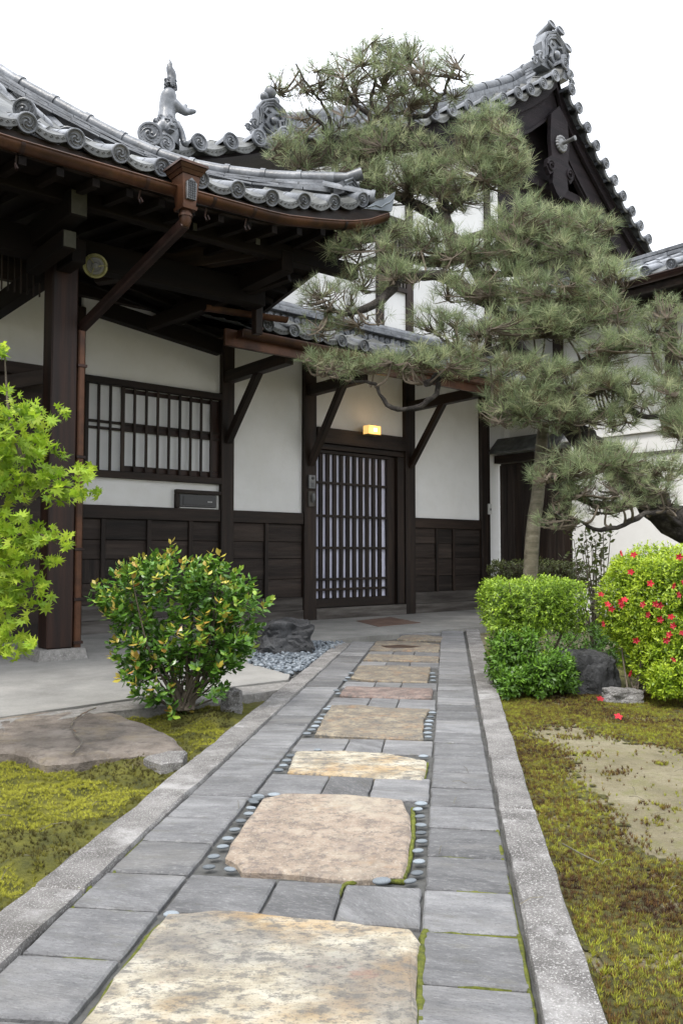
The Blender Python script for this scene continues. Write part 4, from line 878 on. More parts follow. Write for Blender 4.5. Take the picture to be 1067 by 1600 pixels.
# hopper head under the gutter with grilled front, slanting pipe, downpipe
hx, hy = -3.155, -2.765
hp_ = MB()
def frust(z0, z1, a0, a1, b0, b1): 
    hp_.add([(hx - a0, hy - b0, z0), (hx + a0, hy - b0, z0), (hx + a0, hy + b0, z0), (hx - a0, hy + b0, z0), (hx - a1, hy - b1, z1), (hx + a1, hy - b1, z1), (hx + a1, hy + b1, z1), (hx - a1, hy + b1, z1)], [(3, 2, 1, 0), (4, 5, 6, 7), (0, 1, 5, 4), (1, 2, 6, 5), (2, 3, 7, 6), (3, 0, 4, 7)])
frust(2.885, 3.07, 0.043, 0.061, 0.050, 0.070); frust(3.072, 3.095, 0.067, 0.078, 0.078, 0.090); frust(3.097, 3.12, 0.082, 0.092, 0.092, 0.104); frust(3.122, 3.14, 0.100, 0.097, 0.112, 0.108); frust(2.862, 2.883, 0.049, 0.052, 0.056, 0.060)
hop = hp_.put('hopper_head', 'copper', porch)
mb = MB(); arch = [(hx - .03, 2.915), (hx + .03, 2.915), (hx + .036, 3.02), (hx, 3.05), (hx - .036, 3.02)]
mb.prism(arch, hy - .078, hy - .06); mb.put('grille', 'steel', hop)
gr2 = MB()
for i in range(4):
    for j in range(8): gr2.box((hx - .026 + i * .014, hy - .082, 2.92 + j * .0145), (hx - .017 + i * .014, hy - .079, 2.930 + j * .0145))
gr2.put('grille_hole', 'black_plastic', hop, kind='stuff')
mb = MB(); mb.tube([(hx, hy, 2.862), (hx, hy, 2.80), (hx, hy + .01, 2.77)], [.036, .038, .03], 14); mb.tube([(hx, hy, 2.84), (hx, hy, 2.825)], .044, 14); mb.put('pipe_neck', 'copper', porch, 40)
beam('drain_pipe', porch, (hx + .0, hy + .0, 2.79), (-3.335, -1.585, 2.33), .062, .068, 'dark_copper', .01)
blk('drain_pipe', porch, (-3.36, -1.635, .06), (-3.308, -1.585, 2.33), 'copper', .012)
for z in (2.05, 1.4, .75, .40, .10): blk('pipe_clip', porch, (-3.368, -1.645, z), (-3.300, -1.58, z + .02), 'dark_copper', .002)
# small gutter and copper box where porch roof meets lean-to
mb = MB(); mb.tube([(-2.15, -1.30, 2.80), (-1.35, -1.36, 2.83)], .045, 10, a0=180, a1=360); mb.put('gutter', 'copper', porch, 40)
mb = MB(); mb.tube([(-1.62, -1.33, 2.80), (-1.62, -1.30, 2.64)], .035, 12); mb.tube([(-1.62, -1.33, 2.70), (-1.62, -1.33, 2.685)], .042, 12); mb.put('pipe_neck', 'copper', porch, 40)

# ================================================================ things fixed to the house
lm = thing('wall_lamp', 'small lit amber box lamp above the lattice door', 'lamp', (.79, -.12, 2.13), FR)
blk('lamp_shade', lm, (.69, -.19, 2.12), (.88, -.09, 2.22), 'lamp_glow', .004); blk('bulb', lm, (.765, -.196, 2.15), (.815, -.191, 2.19), 'bulb_glow', .012)
blk('base_plate', lm, (.72, -.09, 2.13), (.85, -.076, 2.21), 'steel', .002); blk('shade_band', lm, (.688, -.192, 2.113), (.882, -.088, 2.12), 'brass', .001)
pl_ = bpy.data.lights.new('lamp_bulb', 'POINT'); pl_.energy = .55; pl_.color = (1, .55, .2); pl_.shadow_soft_size = .04
plo = bpy.data.objects.new('lamp_light', pl_); C.objects.link(plo); plo.location = FR @ Vector((.785, -.26, 2.17))
it = thing('door_intercom', 'silver intercom with black lens on the post left of the door', 'intercom', (-.06, -.06, 1.48), FR)
blk('case', it, (-.095, -.085, 1.45), (-.005, -.056, 1.60), 'steel', .004); mb = MB(); mb.lathe([(.018, 0), (.016, .006), (.004, .008)], 12, Matrix.Translation((-.045, -.086, 1.565)) @ Matrix.Rotation(R(90), 4, 'X')); mb.put('lens', 'black_plastic', it, 40)
for k in range(4): blk('speaker_slot', it, (-.07, -.087, 1.47 + k * .012), (-.03, -.0855, 1.475 + k * .012), 'black_plastic', 0)
kb = thing('key_box', 'dark metal box with rounded knob under the intercom', 'key box', (-.06, -.06, 1.25), FR)
blk('case', kb, (-.095, -.08, 1.25), (-.005, -.056, 1.42), 'weathered_wood', .004); mb = MB(); mb.tube([(-.05, -.10, 1.39), (-.05, -.11, 1.34), (-.05, -.09, 1.30)], [.018, .022, .014], 8); mb.put('knob', 'steel', kb, 50)
rl_ = MB(); o_ = Matrix.Translation((-3.26, -1.66, 2.79)) @ Matrix.Rotation(R(-22), 4, 'Z') @ Matrix.Rotation(R(108), 4, 'X')
rlt = thing('round_lantern', 'round brass wall light hanging dark beside the post under the porch', 'lamp', (-3.26, -1.62, 2.78), FR)
mb = MB(); mb.lathe([(.080, -.03), (.086, 0), (.086, .012), (.072, .016), (.066, .006)], 24, o_); mb.put('rim', 'brass', rlt, 40)
mb = MB(); mb.lathe([(.066, 0), (.058, .014), (.042, .016), (.040, .006), (.028, .008), (.024, .022), (.01, .026)], 20, o_); mb.put('lens', 'steel', rlt, 40)
mb = MB()
for k in range(3): mb.tube([o_ @ Vector((.084 * math.cos(k * 2.09 + a), .084 * math.sin(k * 2.09 + a), .018)) for a in (0, .15)] + [o_ @ Vector((.02 * math.cos(k * 2.09), .02 * math.sin(k * 2.09), .03))], .004, 5)
mb.put('guard', 'brass', rlt, 40)
sw = thing('wall_switch', 'small pale switch box on the last post right of the door', 'switch', (3.0, -.07, 1.3), FR)
blk('case', sw, (2.93, -.085, 1.26), (2.99, -.057, 1.40), 'pale_plastic', .003); blk('button', sw, (2.95, -.089, 1.31), (2.97, -.085, 1.34), 'black_plastic', .001)
bt = MB(); bt.lathe([(.022, 0), (.022, .01), (.012, .02)], 12, FR @ Matrix.Translation((1.535, -.057, 1.85)) @ Matrix.Rotation(R(90), 4, 'X')); bt.put('metal_stud', 'steel', None, 40, label='small grey metal stud on the post right of the door', cat='stud')

# ================================================================ WING ON THE RIGHT
wing = thing('side_wing', 'white side wing with dark boarded door and low tiled roof at the right edge', 'house', (3.3, -1.0, 0), FR)
X0 = 3.12
blk('wall', wing, (X0, -4.5, 0), (X0 + .2, -1.24, 2.12), 'upper_plaster', .004)
blk('upper_wall', wing, (X0 + .28, -4.5, 2.10), (X0 + .36, 0, 3.86), 'upper_plaster', 0)
blk('inner_wall', wing, (X0 + .17, -.06, 2.0), (X0 + .6, .25, 3.8), 'plaster', 0)
blk('ledge', wing, (X0 - .04, -4.5, 2.125), (X0 + .27, -1.1, 2.165), 'upper_plaster', .004); blk('ledge', wing, (X0 - .02, -4.5, 1.86), (X0 - .002, -1.3, 1.90), 'weathered_wood', .003)
for w in (2.45, .9): blk('post', wing, (X0 + .2, -w - .06, 2.17), (X0 + .277, -w + .06, 3.8), 'dark_wood')
dr_ = blk('door', wing, (X0 + .10, -1.22, .0), (X0 + .13, -.05, 1.95), 'dark_wood', 0)
for k in range(9): blk('plank', dr_, (X0 + .07, -1.20 + k * .128, .62 if 1 else 0), (X0 + .095, -1.08 + k * .128, 1.93), 'board_wood' if k % 3 else 'dark_wood', .004)
blk('rail', dr_, (X0 + .05, -1.22, .50), (X0 + .098, -.05, .60), 'dark_wood'); blk('plank', dr_, (X0 + .07, -1.2, .05), (X0 + .095, -.06, .48), 'dark_wood')
blk('lintel', wing, (X0 + .0, -1.23, 1.955), (X0 + .16, -.02, 2.06), 'dark_wood'); blk('wall', wing, (X0 + .1, -1.23, 2.065), (X0 + .2, -.02, 2.3), 'upper_plaster')
# little sloping roof over the wing door
sr = MB(); sr.add([(X0 - .16, -1.16, 2.09), (X0 + .1, -1.10, 2.30), (X0 + .1, 0, 2.30), (X0 - .16, -.05, 2.09), (X0 - .16, -1.16, 2.06), (X0 + .1, -1.10, 2.27), (X0 + .1, 0, 2.27), (X0 - .16, -.05, 2.06)], [(0, 1, 2, 3), (7, 6, 5, 4), (0, 4, 5, 1), (1, 5, 6, 2), (2, 6, 7, 3), (3, 7, 4, 0)]); sr.put('door_roof', 'roof_pan', wing)
# barred window at the frame's edge
ww = blk('window', wing, (X0 + .24, -4.2, 2.35), (X0 + .27, -2.55, 2.78), 'black_plastic', 0)
for k in range(12): blk('lattice_bar', ww, (X0 + .18, -4.15 + k * .13, 2.33), (X0 + .22, -4.11 + k * .13, 2.82), 'dark_wood', .003)
blk('frame', ww, (X0 + .16, -4.2, 2.66), (X0 + .235, -2.5, 2.71), 'dark_wood'); blk('frame', ww, (X0 + .16, -4.2, 2.30), (X0 + .235, -2.5, 2.35), 'dark_wood')
# wing roof: eave along the wing, tiles facing the garden
EX = 2.62; wz = lambda x: 3.80 + (x - EX) * .46
mb = MB(); mb.add([(EX, -5, wz(EX) - .05), (EX + 1.0, -5, wz(EX + 1.0) - .05), (EX + 1.0, -.2, wz(EX + 1) - .05), (EX, -.2, wz(EX) - .05), (EX, -5, wz(EX) - .12), (EX + 1, -5, wz(EX + 1) - .12), (EX + 1, -.2, wz(EX + 1) - .12), (EX, -.2, wz(EX) - .12)], [(0, 1, 2, 3), (7, 6, 5, 4), (0, 4, 5, 1), (1, 5, 6, 2), (2, 6, 7, 3), (3, 7, 4, 0)]); mb.put('roof_slope', 'roof_pan', wing)
mb = MB(); mb.add([(EX + .03, -5, wz(EX) - .20), (EX + .08, -5, wz(EX) - .20), (EX + .08, -.2, wz(EX) - .20), (EX + .03, -.2, wz(EX) - .20), (EX + .03, -5, wz(EX) - .10), (EX + .08, -5, wz(EX) - .10), (EX + .08, -.2, wz(EX) - .10), (EX + .03, -.2, wz(EX) - .10)], [(0, 1, 2, 3), (7, 6, 5, 4), (0, 4, 5, 1), (1, 5, 6, 2), (2, 6, 7, 3), (3, 7, 4, 0)]); mb.put('fascia', 'dark_wood', wing)
beam('beam', wing, (X0 + .2, -5, 3.72), (X0 + .2, -.1, 3.72), .14, .2)
mb = MB(); mb.add([(EX + .05, -5, 3.66), (X0 + .1, -5, 3.72), (X0 + .1, -.1, 3.72), (EX + .05, -.1, 3.66)], [(0, 1, 2, 3)]); mb.put('soffit', 'soffit_wood', wing)
rz90 = Matrix.Rotation(R(-90), 4, 'Z')
for k in range(14):
    w = 4.4 - k * .3
    put('round_tile', DB, wing, Matrix.Translation((EX - .06, -w, 3.80)) @ rz90 @ Matrix.Rotation(R(20), 4, 'X')); put('drip_tile', PB, wing, Matrix.Translation((EX - .04, -w + .15, 3.79)) @ rz90 @ Matrix.Diagonal((1.05, 1, 1, 1)))
    mb = MB()
    for q in range(4): mb.tube([(EX - .02 + q * .25, -w, 3.81 + q * .115), (EX + .23 + q * .25, -w, 3.805 + (q + 1) * .115)], [.05, .045], 8)
    mb.put('barrel_row', 'roof_tile', wing, 40)
mb = MB(); mb.tube([(EX - .10, -5, 3.70), (EX - .10, -.6, 3.70)], .055, 12, a0=180, a1=360); mb.tube([(EX - .158, -5, 3.70), (EX - .158, -.6, 3.70)], .008, 6); mb.put('gutter', 'dark_copper', wing, 40)
for j in range(3):
    y = -5
    while y < -.3: L_ = random.uniform(.36, .44); blk('ridge_tile', wing, (EX + .92, y, 4.22 + j * .055), (EX + 1.15, y + L_ - .005, 4.27 + j * .055), 'roof_tile', .006); y += L_

# ================================================================ ROCKS, STEPPING STONE, GRAVEL
def rock(name, c, sx, sy, sz, seed, material, label, cat, chop=.5, rz=0):
    bm = bmesh.new(); bmesh.ops.create_icosphere(bm, subdivisions=5, radius=1)
    for v in bm.verts:
        d = v.co.copy(); q = Vector((max(-chop, min(chop, d.x)), max(-chop, min(chop, d.y)), max(-chop, min(chop, d.z)))) / chop
        v.co = q * .75 + d * .25
        nn = noise.noise(v.co * 1.3 + Vector((seed, 0, 0))) * .30 + abs(noise.noise(v.co * 3.1 + Vector((0, seed, 0)))) * .16 + noise.noise(v.co * 8 + Vector((0, seed, 0))) * .04
        v.co = Vector((v.co.x * sx, v.co.y * sy, v.co.z * sz)) * (1 + nn)
    me = bpy.data.meshes.new(name); bm.to_mesh(me); bm.free(); me.materials.append(M[material]); sm(me, 25)
    return put(name, me, None, Matrix.Translation(c) @ Matrix.Rotation(rz, 4, 'Z'), label=label, cat=cat, group='boulders in the garden' if name == 'boulder' else 'small stones in the garden')
rock('boulder', (-.44, 6.25, .09), .20, .17, .13, 3, 'rock', 'dark grey flat topped boulder on the blue gravel beside the path', 'rock', .62, .3)
rock('boulder', (1.33, 4.60, .045), .145, .11, .135, 8, 'rock', 'weathered grey rock between the clipped hedge and the azalea', 'rock', .55)
rock('garden_stone', (1.44, 4.32, -.015), .085, .06, .045, 5, 'granite', 'small flat pale stone at the foot of the azalea', 'stone', .6)
rock('garden_stone', (-.53, 4.05, .01), .045, .04, .06, 15, 'granite', 'small upright grey stone at the right of the glossy bush', 'stone', .6)
rock('garden_stone', (-1.70, 2.95, -.01), .035, .03, .03, 25, 'step_stone', 'small brown stone on the moss at the left edge', 'stone', .6)
ssp = [(-60, 1150), (0, 1120), (60, 1112), (125, 1107), (178, 1113), (228, 1130), (275, 1153), (287, 1168), (262, 1178), (215, 1176), (150, 1180), (110, 1188), (70, 1187), (20, 1172), (-60, 1170)]
SSO = flatpoly('stepping_stone', [gp(*p) for p in ssp], -.002, .09, 'step_stone', edge=.014, rough_=.022, seed=2, dome=.004, label='broad flat brown stepping stone on the moss left of the path', cat='stepping stone')
mb = MB(); cp = smooth_path([gp(*p, .012) for p in [(150, 1106), (125, 1118), (112, 1130), (118, 1146), (128, 1160), (112, 1178)]], 6); mb.tube([q + Vector((noise.noise(q * 30), noise.noise(q * 33), 0)) * .01 for q in cp], .0035, 5); put('fissure', mb.mesh('fissure', 'ochre_stone', 60), SSO)
MM[SSO.name] = I4
flatpoly('stepping_stone', [gp(*p) for p in [(225, 1182), (262, 1172), (292, 1172), (288, 1186), (250, 1190)]], .0, .05, 'granite', edge=.01, rough_=.012, seed=9, label='small pale slab sliver at the right tip of the broad stepping stone', cat='stone')
GP = [gp(*p) for p in [(385, 1037), (405, 1012), (492, 1003), (540, 1004), (520, 1016), (455, 1056)]]
mb = MB(); mb.v = [(p.x, p.y, -.02) for p in GP]; mb.f = [list(range(6))]; mb.put('gravel_bed', 'mortar', kind='structure')
pos = []
while len(pos) < 1500:
    x = random.uniform(-1.0, .05); y = random.uniform(4.6, 7.2)
    if inpoly(x, y, GP): pos.append((x, y, random.uniform(-.012, .012)))
pos = np.array(pos); icov = np.array([(0, 0, -1), (.72, -.53, -.45), (-.28, -.85, -.45), (-.89, 0, -.45), (-.28, .85, -.45), (.72, .53, -.45), (.28, -.85, .45), (-.72, -.53, .45), (-.72, .53, .45), (.28, .85, .45), (.89, 0, .45), (0, 0, 1)])
icof = [(0, 1, 2), (1, 0, 5), (0, 2, 3), (0, 3, 4), (0, 4, 5), (1, 5, 10), (2, 1, 6), (3, 2, 7), (4, 3, 8), (5, 4, 9), (1, 10, 6), (2, 6, 7), (3, 7, 8), (4, 8, 9), (5, 9, 10), (6, 10, 11), (7, 6, 11), (8, 7, 11), (9, 8, 11), (10, 9, 11)]
icov = icov * np.array([1, .7, .5]); dd = RNG.normal(size=(len(pos), 3)) * .35 + np.array([0, 0, 1])
gvl = cloud('gravel', icov, icof, pos, rots(dd), RNG.uniform(.014, .026, len(pos)), RNG.uniform(0, 1, len(pos)), 'gravel', kind='stuff', label='blue grey rounded gravel around the boulder', cat='gravel')
sm(gvl.data, 80)

# ================================================================ MOSS
SPR_V = []; SPR_F = []
for k in range(6):
    a = k * 1.047; c_, s_ = math.cos(a), math.sin(a); b = len(SPR_V)
    SPR_V += [(.05 * -s_, .05 * c_, .1), (.05 * s_, -.05 * c_, .1), (.42 * c_, .42 * s_, .75 + .25 * (k % 2)), (.2 * c_ - .09 * s_, .2 * s_ + .09 * c_, .5)]; SPR_F += [(b, b + 1, b + 2, b + 3)]
n = 185000
X = RNG.uniform(.1, 3.0, n); Y = RNG.uniform(.9, 4.6, n) ** 1.0
keep = []; tint = []; Zs = []; sc_ = []
for x, y in zip(X, Y):
    a, l_ = along(x, y); ok = a > .252 + .010 * max(0, l_ - 2.4)
    if ok and bare(x, y):
        ok = random.random() < (.45 if noise.noise(Vector((x * 7, y * 9, 44))) > .34 else .02)
    d = noise.noise(Vector((x * 4, y * 4, 5))); d2 = noise.noise(Vector((x * 1.3, y * 1.3, 9)))
    if ok and d + d2 * .8 < -.38: ok = random.random() < .4
    if ok and x / y > .55: ok = False
    keep.append(ok)
    if ok:
        Zs.append(zright(x, y) - .002); e_ = .45 + .55 * noise.noise(Vector((x * 3, y * 3, 12))) + .35 * noise.noise(Vector((x * 13, y * 13, 2))) + random.uniform(-.45, .45); tint.append(min(1, max(0, e_)))
        sc_.append(random.uniform(.010, .019))
keep = np.array(keep); P = np.stack([X[keep], Y[keep], np.array(Zs)], 1); dd = RNG.normal(size=(len(P), 3)) * .25 + np.array([0, 0, 1])
cloud('moss_carpet', SPR_V, SPR_F, P, rots(dd), np.array(sc_), np.array(tint), 'moss_sprig', kind='stuff', label='mottled green and rust haircap moss along the right kerb', cat='moss')
n = 120000
X = RNG.uniform(-2.6, -.5, n); Y = RNG.uniform(1.6, 4.9, n); keep = []; tint = []; Zs = []; sc_ = []
SS = [gp(*p) for p in ssp]
for x, y in zip(X, Y):
    ok = leftclip(x, y) and x / y > -.50 and along(x, y)[0] < -.892 and not inpoly(x, y, SS)
    lush = noise.noise(Vector((x * 3.2, y * 3.2, 31))) + .4 * noise.noise(Vector((x * 9, y * 9, 1)))
    d = (-.892 - along(x, y)[0])
    if ok and (lush + (d - .22) * 1.6 < -.02): ok = random.random() < .30; thin = True
    else: thin = False
    keep.append(ok)
    if ok: Zs.append(zleft(x, y) - .002); tint.append(min(1, max(0, (.1 if thin else .62) + lush * .5 + random.uniform(-.25, .25) - (.35 if y > 3.6 else 0)))); sc_.append(random.uniform(.009, .014) if not thin else random.uniform(.009, .017))
keep = np.array(keep); P = np.stack([X[keep], Y[keep], np.array(Zs)], 1); dd = RNG.normal(size=(len(P), 3)) * .3 + np.array([0, 0, 1])
cloud('moss_carpet', SPR_V, SPR_F, P, rots(dd), np.array(sc_), np.array(tint), 'moss_cushion', kind='stuff', label='lush yellow green cushion moss left of the path', cat='moss')

# dry pine needles and twigs fallen on the ground
mb = MB()
for k in range(260):
    x = random.uniform(-1.7, 2.2); y = random.uniform(1.5, 5.2); a_ = along(x, y)[0]
    if -.56 < a_ < -.06 and random.random() < .8: continue
    zz = .006 if -.76 < a_ < .14 else (.018 if -.88 < a_ < .24 else -.018); L_ = random.uniform(.04, .08); an = random.uniform(0, 3.14)
    if zz > 0 and random.random() < .75: continue
    d = Vector((math.cos(an), math.sin(an), 0)) * L_ * .5; mb.tube([Vector((x, y, zz)) - d, Vector((x, y, zz + .006)), Vector((x, y, zz)) + d], .0009, 3, cap=False)
mb.put('needle_litter', 'stake_wood', kind='stuff', label='dry fallen pine needles scattered on moss and paving', cat='litter')
tw = MB(); tw.tube([gp(878, 1318, -.01), gp(905, 1333, .0), gp(935, 1348, -.01)], .002, 5); tw.put('fallen_twig', 'stake_wood', None, 60, label='thin pale dry twig lying on the moss right of the kerb', cat='twig')
# ================================================================ SHRUBS
def leafy(root, tips, lv, lf, size, tintf, mat_stuff, mat_part, nparts, name='leaf', per=7, spread=1.0, down=.25, jitter=.3):
    pos, dirs, tints, szs, outs = [], [], [], [], []
    for (p, d, tn) in tips:
        d = d.normalized()
        for k in range(per):
            a = k * 2.4 + random.random(); x = d.orthogonal().normalized(); y = d.cross(x)
            sidev = x * math.cos(a) + y * math.sin(a); lvl = k / per
            dd = (sidev * spread * (1.1 - .6 * lvl) + d * (.35 + .7 * lvl) + Vector((random.gauss(0, jitter), random.gauss(0, jitter), random.gauss(0, jitter) * .6 - down * (1 - lvl))))
            pos.append(p - d * size * 1.2 * (1 - lvl)); dirs.append(dd); outs.append(tuple(d)); tints.append(tintf(tn, lvl)); szs.append(size * random.uniform(.7, 1.15) * (1 - .25 * lvl))
    pos = np.array([tuple(p) for p in pos]); dirs = np.array([tuple(d) for d in dirs]); tints = np.clip(np.array(tints), 0, 1); szs = np.array(szs)
    up = np.array(outs) * .75 + np.array([[0, 0, .55]]) + RNG.normal(size=(len(pos), 3)) * .4
    d_ = dirs / np.linalg.norm(dirs, axis=1, keepdims=True); side_ = np.cross(d_, up)            # leaf blade faces up
    rot = rots(dirs, side_)
    if nparts:
        near = np.argsort(pos[:, 1] + .0 * pos[:, 2])[:nparts] if nparts < len(pos) else np.arange(len(pos))
        ids = np.random.default_rng(3).permutation(np.argsort(pos[:, 1])[:int(nparts * 1.0)])
        me = bpy.data.meshes.new(name); me.from_pydata([tuple(v) for v in lv], [], [list(f) for f in lf]); me.materials.append(M[mat_part])
        for i in ids:
            m = Matrix([list(rot[i][r_]) + [0] for r_ in range(3)] + [[0, 0, 0, 1]]) @ Matrix.Diagonal((szs[i],) * 3 + (1,)); m.translation = Vector(pos[i])
            put(name, me, root, m)
        rest = np.ones(len(pos), bool); rest[ids] = False
    else: rest = np.ones(len(pos), bool)
    if rest.any(): cloud('leaves', lv, lf, pos[rest], rot[rest], szs[rest], tints[rest], mat_stuff, root, kind='stuff')
def stems(root, base, tips, r0=.008, name='stem', material='twig', stuff=True, mid=.5, bend=.1, n=5):
    mb = MB()
    for p in tips:
        b = base + Vector((random.gauss(0, .02), random.gauss(0, .02), 0)); m_ = b.lerp(p, mid) + Vector(((p.x - b.x) * .12, (p.y - b.y) * .12, -bend * (p - b).length * .3)) + Vector((random.gauss(0, .01), random.gauss(0, .01), 0))
        mb.tube(smooth_path([b, m_, p], 4), [r0 * (1 - .085 * i) for i in range(9)], n)
    return mb.put(name, material, root, 60, kind='stuff' if stuff else None)
# glossy bush left of the path
BB = Vector((-.735, 3.92, 0)); bush = thing('glossy_bush', 'glossy dark green bush with orange young leaves left of the path', 'bush', BB)
tips = []
PXT = [(270, 850, 55), (205, 880, 45), (335, 870, 50), (395, 930, 50), (160, 925, 40), (140, 908, 8)]
lobes = [(275, 905, 62, 55), (205, 925, 50, 45), (335, 930, 55, 50), (375, 965, 38, 55), (225, 990, 60, 60), (300, 1000, 80, 70), (345, 1010, 50, 50), (250, 1055, 55, 38), (165, 925, 30, 18), (370, 1010, 30, 30), (330, 1070, 30, 14), (285, 1098, 26, 12), (210, 1040, 24, 18)]
for (px, py, rx, ry) in lobes:
    c = at(px, py, 3.92); rx_, ry_ = rx * 3.92 / 1300, ry * 3.92 / 1300
    for k in range(int(rx * ry / 42)):
        while True:
            v = Vector((random.uniform(-1, 1), random.uniform(-1, 1), random.uniform(-1, 1)))
            if .35 < v.length < 1: break
        tips.append((c + Vector((v.x * rx_, v.y * .24, v.z * ry_)), (v * .8 + Vector((0, 0, .75)) + (c - BB) * .6), random.random()))
for (px, py) in [(268, 840), (205, 868), (188, 872), (225, 862), (150, 902), (331, 855), (343, 858), (245, 862), (300, 868), (360, 905), (385, 925), (412, 938)]:
    p = at(px, py + 6, 3.92 + random.uniform(-.1, .1)); tips.append((p, Vector((random.gauss(0, .15), random.gauss(0, .15), 1)), .95))
for k in range(60):
    a = random.uniform(-1.35, 1.35); c0 = at(280, 980, 3.92); dv = Vector((math.sin(a), random.gauss(0, .4), math.cos(a) * .9)); L_ = random.uniform(.30, .40)
    tips.append((c0 + Vector((dv.x * L_ * 1.12, dv.y * .2, dv.z * L_ + .01)), dv + Vector((0, 0, .6)), random.uniform(.5, 1)))
leafy(bush, tips, LEAF_V, LEAF_F, .047, lambda tn, l_: .12 + .25 * tn + .12 * l_ + (.42 if tn > .92 and l_ > .6 else (.25 if tn > .6 and l_ > .7 else 0)), 'bush_leaves', 'bush_leaf', 300, per=8)
stems(bush, BB, [t[0] for t in tips[::22]], .006); stems(bush, BB, [BB + Vector((a * .12, b * .1, .32)) for a, b in ((-1, 0), (-.5, .6), (0, 0), (.5, -.5), (1.2, .2), (.8, .8))], .016, name='trunk', stuff=False)
# clipped box hedge right of the path, with loose low bushes at its foot
def hull_tips(n, f): return [f() for _ in range(n)]
def box_tip(c, hx_, hy_, hz_, rnd_=.35, top=1.0, wavy=.022, inner=.45):
    def f():
        while True:
            v = Vector((random.uniform(-1, 1), random.uniform(-1, 1), random.uniform(-1, 1)))
            m_ = max(abs(v.x), abs(v.y), abs(v.z))
            if m_ > .05: break
        q = v / m_; s_ = q.normalized() * 1.25; q = q.lerp(s_, rnd_); nrm = q.normalized()
        k = 1 - random.random() ** 1.7 * (1 - inner)
        p = Vector((q.x * hx_, q.y * hy_, q.z * hz_)) * k
        return (c + p + nrm * noise.noise(p * 7 + c) * wavy * 2, nrm + Vector((random.gauss(0, .3), random.gauss(0, .3), .35)), random.random() * .55 + .45 * max(0, k * 8 - 7) * (.55 + .45 * nrm.z))
    return f
def shrub(name, label, cat, base, boxes, size, mstuff, tintf=lambda tn, l_: tn, per=6, sm_=True, stem_tips=12, **k):
    root = thing(name, label, cat, base); tips = []
    for (c, hx_, hy_, hz_, n, r_) in boxes: tips += hull_tips(n, box_tip(Vector(c), hx_, hy_, hz_, r_, **k))
    leafy(root, tips, SML_V if sm_ else LEAF_V, SML_F if sm_ else LEAF_F, size, tintf, mstuff, None, 0, per=per, spread=1.15, jitter=.4)
    stems(root, Vector(base), [t[0] for t in tips[::max(1, len(tips) // stem_tips)]], .006)
    return root
shrub('clipped_hedge', 'flat topped bright green clipped hedge block at the right kerb', 'hedge', (1.08, 4.75, 0), [((1.085, 4.78, .44), .27, .24, .145, 3600, .15), ((.98, 4.72, .22), .14, .18, .16, 900, .4)], .024, 'hedge_leaves',
      lambda tn, l_: .15 + tn * .6 + .25 * l_)
shrub('low_bush', 'loose fresh green bush at the foot of the clipped hedge', 'bush', (.97, 4.5, 0), [((.93, 4.55, .17), .13, .13, .14, 700, .6), ((1.08, 4.42, .10), .15, .12, .10, 700, .6), ((.88, 4.40, .06), .07, .1, .07, 250, .6)], .034, 'low_leaves', per=6, sm_=True, stem_tips=20)
shrub('back_hedge', 'low reddish green clipped hedge behind the wooden stake', 'hedge', (2.0, 8.3, 0), [((1.93, 8.2, .52), .46, .25, .15, 2200, .2)], .032, 'dull_leaves')
shrub('low_bush', 'dark leafy bush under the pine between the hedges', 'bush', (1.68, 5.8, 0), [((1.75, 5.9, .10), .35, .3, .13, 500, .6)], .04, 'low_leaves', stem_tips=8)
AZ = shrub('azalea_bush', 'rounded yellow green azalea dotted with red flowers at the right edge', 'azalea', (1.50, 4.35, 0), [((1.735, 4.50, .47), .285, .30, .265, 8200, .9), ((1.76, 4.36, .22), .25, .24, .16, 2600, .7), ((1.66, 4.14, .10), .13, .1, .09, 800, .6)], .026, 'azalea_leaves', lambda tn, l_: .12 + tn * .65 + .25 * l_)
fm = MB()
for k in range(5):
    a = k * 2 * math.pi / 5; c_, s_ = math.cos(a), math.sin(a)
    fm.add([(0, 0, 0), (.5 * c_ - .36 * s_, .5 * s_ + .36 * c_, .45), (.95 * c_ - .2 * s_, .95 * s_ + .2 * c_, .45), (1.05 * c_, 1.05 * s_, .3), (.95 * c_ + .2 * s_, .95 * s_ - .2 * c_, .45), (.5 * c_ + .36 * s_, .5 * s_ - .36 * c_, .45)], [(0, 1, 2, 3), (0, 3, 4, 5)])
fm.add([(0, 0, 0), (.03, 0, .7), (0, .03, .7)], [(0, 1, 2)]); FL = fm.mesh('flower', 'petal')
FPX_ = [(948, 945), (955, 952), (962, 948), (968, 940), (975, 938), (940, 950), (972, 946), (1005, 945), (1012, 948), (1022, 943), (1030, 946), (1060, 905), (1065, 912), (1050, 915), (1064, 925), (1058, 930), (1048, 965), (1042, 985), (1046, 992), (1052, 978), (1058, 985), (1060, 870), (1050, 838), (1056, 842), (1064, 845), (990, 868), (978, 862), (968, 865), (985, 895), (1020, 920), (1010, 960), (1030, 968), (1000, 985), (993, 1000), (1050, 1032), (935, 920), (938, 930), (940, 975), (1066, 965), (1066, 990), (1040, 1000), (1045, 945), (982, 1052), (1015, 912), (1028, 905)]
for i, (x, y) in enumerate(FPX_):
    if i % 3 == 2 or y < 865: continue
    dx = (x - 1040) / 105; Yf = 4.50 - .37 * math.sqrt(max(0, 1 - min(1, dx * dx)) * .9 + .1) - random.uniform(0, .03)
    p = at(x, y, Yf); m = Matrix.Translation(p) @ Vector((random.gauss(0, .8), -1, random.uniform(-.4, 1.2))).to_track_quat('Z', 'Y').to_matrix().to_4x4() @ Matrix.Diagonal((.018, .018, .018, 1)); put('flower', FL, AZ, m)
